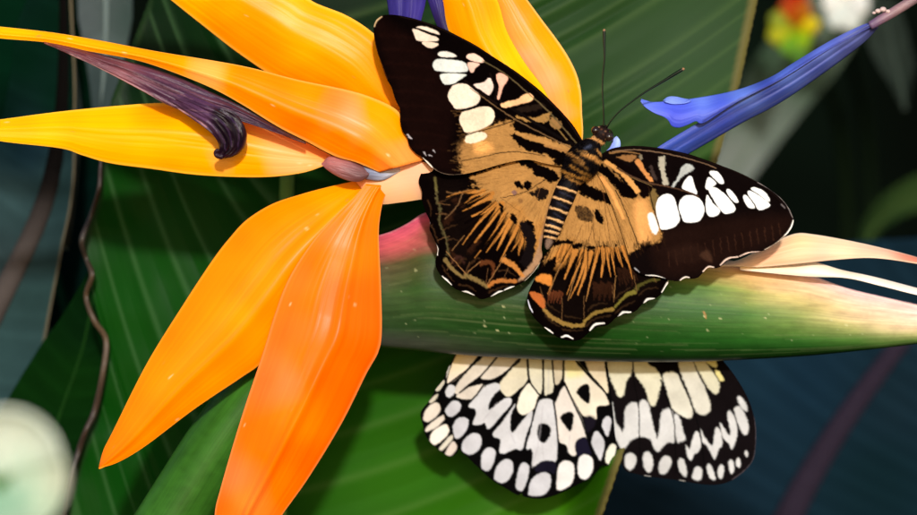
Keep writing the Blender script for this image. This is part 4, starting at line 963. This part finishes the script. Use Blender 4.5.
# withered purple petal with a curled lobe
V1, F1, u1 = loft([(44,42),(70,47),(105,56),(147,67),(182,79),(210,92),(240,106),(277,127.5),(306,142.5)], [(44,43),(70,54.5),(105,71),(140,89.5),(168,105),(188,112),(225,117),(262,128),(306,143.5)], nu=130, nv=26, zA=8, zB=18, camber=8, keel=3, kpos=.35, kw=.1, ripple=2.6, seed=41)
V2, F2_, u2 = loft([(160,96),(184,113),(203,126),(213,135),(218.5,143),(218,151),(216,154),(217.5,157.5),(222,158.5)], [(175,88),(205,100),(232,112),(241,121),(246,132),(246,142),(243,149),(235,155.5),(225,158)], nu=90, nv=30, zA=[14,18,24,28,30,28,20], zB=[18,24,30,30,26,22,22], camber=9, ripple=4.2, seed=43)
V3, F3, u3 = tube(np.array([(222,156.5,26,2.6),(217,155.5,28,2.0),(215.5,152.5,29,1.5),(217.5,150.3,30,1.2),(219.5,151.2,30,.6)]), 30, 12)
VV = np.vstack([V1, V2, V3]); FF = clean_faces(np.vstack([F1, F2_ + len(V1), F3 + len(V1) + len(V2)]))
cc = idw(VV[:, 0], VV[:, 1], [(50,43,(150,84,70)),(80,52,(130,78,80)),(110,60,(108,70,80)),(120,76,(170,120,120)),(150,80,(108,78,96)),(160,95,(92,66,92)),(180,90,(92,70,96)),(200,100,(84,60,96)),(205,115,(128,104,140)),(190,115,(84,54,80)),(220,110,(72,48,76)),(225,125,(46,26,60)),(240,125,(76,46,80)),(232,140,(52,28,56)),(222,150,(44,20,40)),(216,154,(40,16,32)),(260,118,(64,34,60)),(290,134,(60,26,40))], 3)
cc = cc * np.array([.62, .42, .52])
cp = Canvas(VV[:, 0], VV[:, 1], (0, 0, 0), 88); cp.rgb = cc
rs = np.random.RandomState(12)
up = np.array([(44,42),(70,47),(105,56),(147,67),(182,79),(210,92),(240,106),(277,127.5),(306,142.5)]); lo = np.array([(44,43),(70,54.5),(105,71),(140,89.5),(168,105),(188,112),(225,117),(262,128),(306,143.5)])
for i in range(24):
    f = rs.uniform(.03, .97); k0 = rs.uniform(0, 5.5); kk = np.linspace(k0, k0 + rs.uniform(1, 2.4), 6)
    pts = [tuple((1 - f) * np.array([np.interp(k, np.arange(9), up[:, 0]), np.interp(k, np.arange(9), up[:, 1])]) + f * np.array([np.interp(k, np.arange(9), lo[:, 0]), np.interp(k, np.arange(9), lo[:, 1])])) for k in kk]
    dk = rs.rand() < .6
    cp.stroke(pts, 1.0, .5, (26, 10, 20) if dk else (176, 130, 140), soft=.7, jit=.5, alpha=rs.uniform(.35, .8) if dk else rs.uniform(.2, .55))
cp.stroke([(70,55),(105,71.5),(140,90),(168,105.5),(190,115),(206,127)], 2.4, 1.6, (186,136,140), soft=.8, jit=.4, alpha=.8)
cp.stroke([(60,44),(105,57),(147,68),(182,80)], 1.2, 1.2, (60,26,36), soft=.6, alpha=.8)
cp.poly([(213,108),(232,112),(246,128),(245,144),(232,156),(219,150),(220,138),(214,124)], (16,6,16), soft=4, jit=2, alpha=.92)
for p in [[(216,116),(228,130),(232,146)], [(224,112),(238,128),(238,146)], [(210,122),(222,138),(226,150)]]:
    cp.stroke(p, 1.2, .8, (90,62,104), soft=1, jit=.6, alpha=.45)
cc = cp.rgb
mesh_obj('withered_petal', VV, FF, M_DRY, fl, cc, np.vstack([u1, u2, u3]), solid=1.0, label='withered purple petal with curled lobe lying on the orange sepals')

# blue arrow-shaped petal
Vb1, Fb1, ub1 = loft([(560,222),(600,193),(640,163),(658.5,147),(703,120),(735,101),(765,85),(795,68),(830,46),(858,30),(872,23.5)], [(575,232),(625,196),(665,167),(690,152.5),(742,122.5),(770,108),(795,92.6),(830,68),(850,53),(866,40),(878,27)], nu=150, nv=26, zA=-30, zB=-46, camber=6, keel=-2.2, kpos=.45, kw=.12, ripple=0.29, seed=51)
Vb2, Fb2, ub2 = loft([(641,99.5),(648,101.6),(656,102.6),(690,99.4),(735,91),(770,78),(795,62.6),(830,41.5),(857.6,27.6),(872,22.5)], [(641,100.8),(645,107),(654,113),(664,117),(669,121),(672,126),(679,127.5),(688,124.5),(696,121),(704,122.5),(735,103),(780,80),(830,49),(873,26)], nu=150, nv=30, zA=[-26,-32,-36,-36], zB=[-20,-18,-24,-32], camber=[3,6,7,6,5,3], ripple=0.2, seed=53)
VV = np.vstack([Vb1, Vb2]); UV = np.vstack([ub1, ub2])
cc = idw(VV[:, 0], VV[:, 1], [(641,100,(140,140,236)),(655,108,(92,92,214)),(675,115,(82,80,206)),(690,110,(88,86,206)),(720,105,(84,88,204)),(672,123,(70,66,190)),(650,103,(150,150,240)),(700,100,(150,158,236)),(740,92,(140,150,230)),(780,76,(124,132,222)),(820,52,(130,130,214)),(850,36,(140,132,206)),(870,26,(110,100,176)),
       (680,145,(66,86,188)),(700,140,(60,72,168)),(740,112,(62,68,160)),(780,92,(60,66,150)),(820,66,(64,64,146)),(850,48,(76,68,146)),(876,28,(72,54,110)),(600,200,(60,70,170)),(720,120,(54,58,170)),(770,88,(48,50,140))], 3)
c = Canvas(VV[:, 0], VV[:, 1], (0, 0, 0), 66); c.rgb = cc; c.rgb[:len(Vb1)] *= np.array([.55, .78, .75]); c.rgb[len(Vb1):] *= np.array([.55, .82, 1.0])
c.stroke([(703,121),(735,102),(770,85),(800,66),(830,48),(868,28)], 1.6, 1.2, (30,28,96), soft=1.2, alpha=.7)
for p in [[(690,150),(742,119),(795,89),(850,50)], [(680,146),(735,112),(790,84),(845,46)], [(672,148),(720,119),(780,85)]]:
    c.stroke(p, .6, .6, (120,120,190), soft=.7, alpha=.4)
    c.stroke([(a_, b_ + 2.5) for a_, b_ in p], .6, .6, (30,36,110), soft=.7, alpha=.5)
blue = mesh_obj('petal', VV, np.vstack([Fb1, Fb2 + len(Vb1)]), M_BLUE, fl, c.rgb, UV, solid=1.6, label='blue arrow shaped petal')
petal('petal_fold', [(663,101),(668,97.4),(675,97),(684,99),(692,100)], [(665,101.5),(672,104),(680,104),(686,103),(690,101)], [(675,99,(150,160,224)),(685,100,(120,130,214))], mat=M_BLUE, parent=blue, zA=-30, zB=-22, camber=1, nu=24, nv=10, label='whitish fold')
def stcol(x, y): return idw(x, y, [(875,24,(84,66,110)),(885,20,(140,106,116)),(900,12,(150,118,120)),(917,2,(126,100,108)),(940,-20,(126,100,108))], 3)
sg = tube_obj('stigma', [(870,26,-33,4.2),(880,20,-33,4.8),(892,13,-33,5),(905,5,-33,5),(925,-8,-33,5),(960,-32,-33,4)], M_DRY, fl, n=50, seg=20, cols=stcol, label='pinkish stigma stalk')
for (x_, y_, r_) in [(878,11,3),(883,9.5,3.4),(888,11.5,2.6),(874,13,2)]:
    ball('droplet', (x_, y_, -30), (r_, r_ * .8, r_), M_DRY, sg, (206,180,176), n=10)
petal('petal', [(606,152),(611,146),(614,139),(617,136.5)], [(612,156),(619,149),(620,142),(617.5,137)], [(616,142,(190,196,240)),(612,150,(120,130,220))], mat=M_BLUE, zA=-14, zB=-12, camber=2, nu=20, nv=10, label='small pale lavender petal tip beside the butterfly head')
# purple petals at the top
petal('petal', [(392,-60),(386,-20),(388,5),(392,25),(405,60)], [(430,-60),(428,-20),(425,4),(421,20),(412,60)], [(392,5,(28,22,72)),(400,5,(70,56,128)),(405,5,(50,40,104)),(415,10,(64,48,124)),(398,14,(46,36,100)),(422,0,(52,38,110))], mat=M_BLUE, zA=-36, zB=-30, camber=9, keel=-3, kpos=.4, nu=50, nv=22, ripple=0.48, seed=61, label='broad purple petal at the top')
petal('petal', [(412,-60),(420,-20),(428,0),(435,20),(450,55)], [(430,-60),(437,-20),(443,3),(447,26),(458,55)], [(434,5,(44,32,88)),(440,15,(44,30,72)),(445,25,(36,24,58)),(432,0,(66,50,116))], mat=M_BLUE, zA=-32, zB=-28, camber=4, nu=50, nv=14, ripple=0.36, seed=63, label='narrow dark purple petal strip at the top')
# ------------------------------------------------------------------ big leaf behind the flower
def leaf_side(sign, y_top, y_bot, nrow, ncol, mx, edge_f, vein_f, zf, seed):
    pass

bl = root('background_leaf', 'large dark green paddle leaf with pale side veins right behind the flower', 'leaf', (270, 900, -260))
NR, NC = 520, 70
s = np.linspace(0, 1, NR)
y0 = 1010 - s * 1250                                     # where each side vein leaves the midrib
mxr = 268 + 26 * s
rs = np.random.RandomState(8)
knots = np.cumsum(rs.uniform(.4, 1.7, 34)); knots = knots / knots[-1]
vphase = np.interp(s, knots, np.arange(34)) ; fr = vphase - np.floor(vphase)
vein = np.exp(-((np.minimum(fr, 1 - fr)) / 0.09) ** 2)
ridge = np.abs(fr - .5) * 2
def redge(y):   # right margin
    return np.interp(y, [-300, -60, 0, 80, 165, 300, 460, 515, 700, 1000], [800, 770, 757, 740, 716, 678, 620, 601, 520, 330])
def ledge(y):
    return np.interp(y, [-300, 0, 100, 188, 240, 275, 296, 338, 375, 410, 445, 480, 560, 800, 1000], [190, 150, 112, 98, 83, 91, 87, 105, 101, 94, 80, 70, 60, 120, 240])
t = np.linspace(0, 1, NC)
def side(sgn):
    X = np.zeros((NR, NC)); Y = np.zeros((NR, NC))
    for i in range(NR):
        if sgn > 0:
            d = np.linspace(0, 560, 400); xx = mxr[i] + d; yy = y0[i] - .2 * d - .0006 * d * d
            k = np.argmax(xx > redge(yy)) or 399
        else:
            d = np.linspace(0, 260, 400); xx = mxr[i] - d; yy = y0[i] - .8 * d - .008 * d * d
            k = np.argmax(xx < ledge(yy)) or 399
        X[i] = np.interp(t * d[k], d, xx); Y[i] = np.interp(t * d[k], d, yy)
    wob = vnoise(Y[:, -1], 0 * Y[:, -1], 22, 3) * 2.0
    Z = -252 + 3.5 * ridge[:, None] * np.sin(math.pi * np.minimum(t * 1.2, 1))[None, :] * .55 + (-14 + (30 * t ** 1.3 if sgn > 0 else -30 * t ** 1.2))[None, :] + 8 * vnoise(X, Y, 120, 4)
    if sgn > 0:
        def ss(a, lo, hi):
            k_ = ((a - lo) / (hi - lo)).clip(0, 1); return k_ * k_ * (3 - 2 * k_)
        Z = Z + 118 * ss(X, 560, 625) * ss(Y, 390, 470)     # the margin curls forward over the white wing
    if sgn < 0: Z = Z + 5 * vnoise(X, Y, 26, 14) * (t ** 4)[None, :]
    return X, Y, Z
VV = []; FF = []; CC = []; UVs = []; off = 0
for sgn in (1, -1):
    if sgn < 0:      # fewer, wider spaced veins show on this half
        fr = vphase * .45 - np.floor(vphase * .45); vein = np.exp(-((np.minimum(fr, 1 - fr)) / 0.075) ** 2); ridge = np.abs(fr - .5) * 2
    X, Y, Z = side(sgn)
    V = np.stack([X, Y, Z], -1).reshape(-1, 3)
    x, y = V[:, 0], V[:, 1]
    c = idw(x, y, [(120,200,(18,84,16)),(200,200,(18,88,16)),(150,300,(20,98,16)),(120,450,(16,92,16)),(200,480,(18,94,16)),(330,400,(44,116,10)),(400,480,(54,122,18)),(450,440,(50,116,10)),(560,490,(66,132,12)),(380,220,(16,64,8)),(620,60,(46,78,38)),(700,40,(50,82,44)),(600,20,(34,70,24)),(640,140,(40,76,32)),(700,140,(48,92,24)),(60,60,(14,40,18)),(140,60,(14,44,20)),(330,5,(14,44,20))], 2.6)  # greyer greens at upper right put the blade's sheen into the colour
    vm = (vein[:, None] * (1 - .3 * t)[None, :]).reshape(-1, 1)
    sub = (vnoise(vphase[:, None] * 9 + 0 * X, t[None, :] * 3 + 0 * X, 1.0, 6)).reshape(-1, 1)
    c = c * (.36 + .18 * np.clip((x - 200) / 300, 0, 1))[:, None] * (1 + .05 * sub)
    pale = lin((120, 150, 84)) if sgn > 0 else lin((92, 132, 84))
    va = .10 if sgn > 0 else .22
    c = c * (1 - va * vm) + pale * vm * va
    em = np.clip((t - .975) / .012, 0, 1)
    em = np.repeat(em[None, :], NR, 0).reshape(-1, 1)
    ec = lin((94, 88, 48)) if sgn > 0 else lin((26, 44, 22))
    c = c * (1 - em) + ec * em
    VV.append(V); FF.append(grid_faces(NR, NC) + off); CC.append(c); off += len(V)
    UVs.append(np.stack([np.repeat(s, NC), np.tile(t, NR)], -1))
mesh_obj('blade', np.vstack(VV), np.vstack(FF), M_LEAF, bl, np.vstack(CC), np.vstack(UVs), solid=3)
tube_obj('midrib', [(268,1150,-300,22),(268,1010,-268,14),(275,700,-266,10),(284,300,-266,8),(292,0,-264,6),(296,-240,-262,3)], M_LEAF, bl, n=60, seg=16, cols=(96,128,58))
def ecol(x, y): return idw(x, y, [(97,160,(50,34,28)),(83,240,(44,36,30)),(90,300,(64,48,34)),(104,340,(84,68,52)),(94,410,(54,40,32)),(70,480,(36,28,24))], 3)
tube_obj('dried_margin', [(108,120,-266,.8),(101,160,-268,1.6),(99,188,-262,2.2),(91,215,-270,2.6),(82,240,-262,3.2),(86,258,-270,2.4),(92,275,-262,3),(86,296,-268,2.6),(94,320,-262,3),(106,340,-268,3),(103,372,-262,3),(95,410,-268,3.4),(86,430,-262,2.8),(79,450,-268,3.2),(69,485,-262,3),(60,540,-266,3)], M_DRY, bl, n=220, seg=10, cols=ecol, label='crinkled brown dried margin')

# ------------------------------------------------------------------ further leaves, each its own plant part
def far_leaf(name, label, base, mid, width, z, cols, veins=20, curl=10, rib=(120, 96, 96), ribw=5, edgecol=None, stemto=None, group='leaves out of focus in the background', tilt=0, veinamt=.2, mat=M_FARLEAF):
    """mid: centre line points x,y ; width: half widths along it"""
    r = root(name, label, 'leaf', (*base, z), group)
    m = resample([(p[0], p[1]) for p in mid], 90)
    T = np.gradient(m, axis=0); T /= np.linalg.norm(T, axis=1)[:, None]
    Nn = np.stack([-T[:, 1], T[:, 0]], -1)
    wL = np.interp(np.linspace(0, 1, 90), np.linspace(0, 1, len(width)), [w[0] for w in width]); wR = np.interp(np.linspace(0, 1, 90), np.linspace(0, 1, len(width)), [w[1] for w in width])
    NV = 41; v = np.linspace(-1, 1, NV)
    wv = np.where(v[None, :] < 0, wL[:, None], wR[:, None])
    P = m[:, None, :] + Nn[:, None, :] * (v[None, :] * wv)[..., None] + T[:, None, :] * (np.abs(v) ** 1.5 * 18)[None, :, None]
    uu = np.linspace(0, 1, 90)
    ph = (uu * veins); frr = ph - np.floor(ph)
    Z = z + curl * np.abs(v)[None, :] ** 1.5 + 2.5 * (np.abs(frr - .5))[:, None] * np.sin(math.pi * np.abs(v))[None, :] + tilt * v[None, :]
    V = np.stack([P[..., 0], P[..., 1], Z], -1).reshape(-1, 3)
    c = idw(V[:, 0], V[:, 1], cols, 2.6) * .55
    vm = (np.exp(-(np.minimum(frr, 1 - frr) / .12) ** 2)[:, None] * np.ones(NV)[None, :]).reshape(-1, 1) * veinamt
    c = c * (1 - vm) + np.clip(c * 2.0, 0, 1) * vm
    if edgecol is not None:
        em = np.clip((v - .955) / .02, 0, 1); em = np.repeat(em[None, :], 90, 0).reshape(-1, 1)
        c = c * (1 - em) + lin(edgecol) * em
    uv = np.stack([np.repeat(uu, NV), np.tile((v + 1) / 2, 90)], -1)
    mesh_obj('blade', V, grid_faces(90, NV), mat, r, c, uv, solid=3)
    rp = [(p[0], p[1], z + 1, ribw * k) for p, k in zip(mid, np.linspace(1.2, .5, len(mid)))]
    tube_obj('midrib', rp, mat, r, n=60, seg=12, cols=rib)
    return r

far_leaf('background_leaf', 'blue green leaf with a dull pink midrib at the left edge', (-60, 520), [(-110,520),(-50,400),(0,300),(44,205),(62,120),(66,20),(62,-60)], [(60,60),(80,70),(90,60),(70,31),(60,13),(50,6),(4,2)], -470,
         [(10,200,(58,84,88)),(40,300,(48,74,74)),(10,350,(54,82,84)),(60,180,(42,66,68)),(60,100,(8,38,26)),(20,60,(6,36,22)),(60,30,(8,36,24)),(0,110,(5,28,20)),(20,150,(14,34,40)),(30,150,(26,48,60)),(0,260,(52,70,74))], veins=26, rib=lambda x, y: lin((70,64,62)) * np.clip((y - 170) / 90, .06, 1)[:, None], ribw=12, edgecol=(96,88,70), curl=16)  # bluish samples paint the sky's reflection on the blade
far_leaf('background_leaf', 'dark green leaf with a thin lighter vein low on the left', (20, 640), [(0,640),(35,520),(55,430),(82,350),(96,280)], [(60,60),(70,60),(60,50),(40,36),(4,3)], -400,
         [(40,480,(12,46,14)),(80,380,(14,50,12)),(60,440,(12,44,12)),(90,330,(10,38,14))], veins=16, rib=(20,50,16), ribw=2.4, edgecol=(20,50,24))
far_leaf('background_leaf', 'deep shaded green leaf filling the upper left corner', (20, 260), [(70,330),(40,200),(30,90),(40,-20),(60,-120)], [(40,60),(70,80),(80,90),(80,90),(30,40)], -640,
         [(20,60,(6,40,24)),(60,100,(6,32,20)),(20,120,(4,24,16)),(140,60,(10,44,22)),(20,180,(8,22,30)),(60,20,(8,42,24))], veins=14, rib=(14,50,34), ribw=4)
far_leaf('background_leaf', 'narrow grey green leaf with pale stripes hanging between the sepals', (108, -90), [(106,-110),(106,-40),(106,20),(104,70),(100,112)], [(22,26),(26,30),(26,28),(17,16),(3,3)], -560,
         [(90,20,(92,104,106)),(110,20,(84,98,96)),(125,20,(70,90,84)),(100,80,(72,88,88)),(84,20,(110,120,120))], veins=3, rib=(104,118,116), ribw=3, veinamt=.3)
far_leaf('background_leaf', 'thin pale grassy leaf standing behind the yellow sepal', (60, 260), [(66,250),(72,180),(74,110),(66,50),(50,5)], [(3,3),(5,5),(7,6),(5,5),(1,1)], -540,
         [(70,100,(96,112,104)),(70,200,(90,90,76)),(60,40,(100,114,106))], veins=2, rib=(112,122,112), ribw=1.5)
far_leaf('background_leaf', 'slate blue leaf with a purplish midrib filling the lower right corner', (760, 620), [(740,640),(778,540),(822,455),(880,370),(960,270)], [(200,160),(220,180),(210,200),(150,140),(30,30)], -1150,
         [(650,500,(22,40,54)),(720,440,(24,46,62)),(800,380,(24,48,66)),(880,480,(18,40,48)),(760,370,(28,54,72)),(900,400,(24,44,56)),(640,470,(24,42,56))], veins=20, rib=(40,34,46), ribw=15, curl=30, veinamt=.28)  # slate blue holds the sky reflection, put into the blade colour
far_leaf('background_leaf', 'pale whitish blurred leaf running down right of the blue petal', (700, 240), [(690,250),(735,170),(775,105),(815,45),(850,-30),(870,-120)], [(10,12),(26,20),(42,28),(42,34),(30,34),(8,8)], -2350,
         [(740,160,(136,144,136)),(780,120,(112,124,112)),(770,60,(62,84,62)),(820,40,(84,100,80)),(800,80,(84,104,84)),(850,0,(110,120,110)),(735,100,(96,116,98))], veins=6, rib=(90,100,88), ribw=3, mat=M_FARLEAF)
far_leaf('background_leaf', 'blurred olive green leaf arching at the right edge', (960, 330), [(860,262),(872,232),(895,208),(930,192),(985,185)], [(6,4),(14,12),(18,18),(18,20),(10,10)], -2100,
         [(880,220,(38,56,26)),(910,205,(52,74,36)),(895,235,(34,64,36))], veins=8, rib=(46,62,30), ribw=3)
far_leaf('background_leaf', 'dim green leaf tip above the right end of the spathe', (960, 290), [(1000,300),(940,275),(895,262),(850,262),(820,268)], [(30,30),(26,30),(18,22),(10,12),(2,2)], -1200,
         [(880,260,(12,42,26)),(910,270,(12,40,34))], veins=8, rib=(16,46,30), ribw=3)

# blurred flower heads
def bloom(name, label, c, z, spec, n_seed=0):
    r = root(name, label, 'flower', (c[0], c[1] + 30, z))
    for (x1, y1, w, col) in spec:
        dx, dy = x1 - c[0], y1 - c[1]; L = math.hypot(dx, dy) + 1e-6; nx_, ny_ = -dy / L, dx / L
        A = [(c[0], c[1]), (c[0] + dx * .35 + nx_ * w, c[1] + dy * .35 + ny_ * w), (c[0] + dx * .75 + nx_ * w * .9, c[1] + dy * .75 + ny_ * w * .9), (x1, y1)]
        B = [(c[0] + .1, c[1] + .1), (c[0] + dx * .35 - nx_ * w, c[1] + dy * .35 - ny_ * w), (c[0] + dx * .75 - nx_ * w * .9, c[1] + dy * .75 - ny_ * w * .9), (x1 + .1, y1 + .1)]
        V, F, uv = loft(A, B, nu=24, nv=12, zA=z, zB=z, camber=12, zu=[0, 10, 22])
        mesh_obj('petal', V, F, M_PETAL, r, np.tile(lin(col), (len(V), 1)), uv, solid=3)
    return r
b1 = bloom('blurred_flower', 'blurred red and yellow flower at the top right', (796, 30), -2000, [(768,38,12,(150,150,20)),(770,16,13,(120,130,34)),(784,0,11,(150,60,10)),(794,-22,12,(150,30,6)),(806,0,10,(150,84,14)),(820,22,9,(190,170,20)),(806,48,10,(120,150,14)),(784,54,11,(90,134,24)),(800,66,9,(70,110,30))])
tube_obj('stem', [(796,32,-2010,5),(812,60,-2600,5),(846,180,-3200,5),(850,620,-3400,6)], M_SPATHE, b1, n=30, seg=10, cols=(14,24,10))
b2 = bloom('blurred_flower', 'blurred white flower beside the red and yellow one', (846, 0), -2050, [(822,6,12,(206,206,200)),(832,28,12,(190,196,190)),(852,32,12,(186,190,184)),(868,10,12,(200,200,196)),(850,-34,14,(220,220,214)),(826,-26,12,(206,206,200))])
tube_obj('stem', [(846,2,-2060,5),(852,60,-2600,5),(870,180,-3200,5),(880,640,-3400,6)], M_SPATHE, b2, n=30, seg=10, cols=(14,24,12))
far_leaf('background_leaf', 'faint grey green leaf blurred in the dark beside the stigma', (900, 140), [(905,110),(900,80),(892,50),(888,25),(884,0)], [(6,6),(18,18),(22,20),(16,14),(3,3)], -1500,
         [(890,60,(48,58,52)),(900,90,(40,50,44))], veins=4, rib=(50,60,54), ribw=2)

# pale out-of-focus flower cup close to the lens, lower left
CZ = 1000
cup = root('pale_flower_cup', 'pale green white rounded flower blurred in the lower left corner', 'flower', (0, 560, CZ))
def cupcol(x, y): return idw(x, y, [(10,425,(206,214,202)),(45,440,(200,208,194)),(62,480,(204,206,184)),(30,470,(166,188,168)),(20,500,(120,156,134)),(0,500,(110,152,128)),(50,510,(180,196,170)),(0,450,(196,206,194))], 2.6)
for k, (a0, a1, dz) in enumerate([(-2.9, -1.4, 0), (-1.75, -0.2, 6), (-0.5, 1.2, -4), (1.0, 2.6, 4), (2.3, 3.6, -2)]):
    nu, nv = 40, 24
    uu = np.linspace(0, 1, nu)[:, None]; vv = np.linspace(0, 1, nv)[None, :]
    ang = a0 + (a1 - a0) * vv
    rad = 66 * np.sin(uu * math.pi * .5) * (1 - .06 * (2 * vv - 1) ** 2)
    X = 0 + rad * np.cos(ang); Y = 474 + rad * np.sin(ang); Z = CZ + dz * .3 - 26 * np.cos(uu * math.pi * .5) + 0 * vv + 1.0 * np.sin(vv * 9)
    V = np.stack([X, Y, Z], -1).reshape(-1, 3)
    uv = np.stack([uu + 0 * vv, vv + 0 * uu], -1).reshape(-1, 2)
    mesh_obj('petal', V, grid_faces(nu, nv), M_PETAL, cup, cupcol(V[:, 0], V[:, 1]), uv, solid=3)
tube_obj('stem', [(0,474,CZ-30,14),(-6,540,CZ-50,10),(-14,640,CZ-70,9),(-20,760,CZ-80,9)], M_SPATHE, cup, n=40, seg=14, cols=(70,110,60))

# ------------------------------------------------------------------ dark sheet far behind: the planting's shade put into its colour
mb, tb, bb = mat_new('deep_shade')
nz = tb.nodes.new('ShaderNodeTexNoise'); nz.inputs['Scale'].default_value = 2.2; nz.inputs['Detail'].default_value = 4
tc = tb.nodes.new('ShaderNodeTexCoord'); tb.links.new(tc.outputs['Object'], nz.inputs['Vector'])
cr = tb.nodes.new('ShaderNodeValToRGB'); cr.color_ramp.elements[0].color = (.0012, .0016, .0012, 1); cr.color_ramp.elements[1].color = (.004, .010, .006, 1)
cr.color_ramp.elements[0].position = .4; cr.color_ramp.elements[1].position = .75
tb.links.new(nz.outputs[0], cr.inputs[0]); tb.links.new(cr.outputs[0], bb.inputs['Base Color'])
bb.inputs['Roughness'].default_value = 1.0; bb.inputs['Specular IOR Level'].default_value = 0.0
gx = np.linspace(-2000, 2900, 40); gy = np.linspace(-1500, 2000, 30)
GX, GY = np.meshgrid(gx, gy, indexing='ij')
V = np.stack([GX, GY, -6000 + 250 * vnoise(GX, GY, 500, 3)], -1).reshape(-1, 3)
bd = mesh_obj('backdrop', V, grid_faces(40, 30), mb, None, None, np.zeros((len(V), 2)))
bd['kind'] = 'structure'
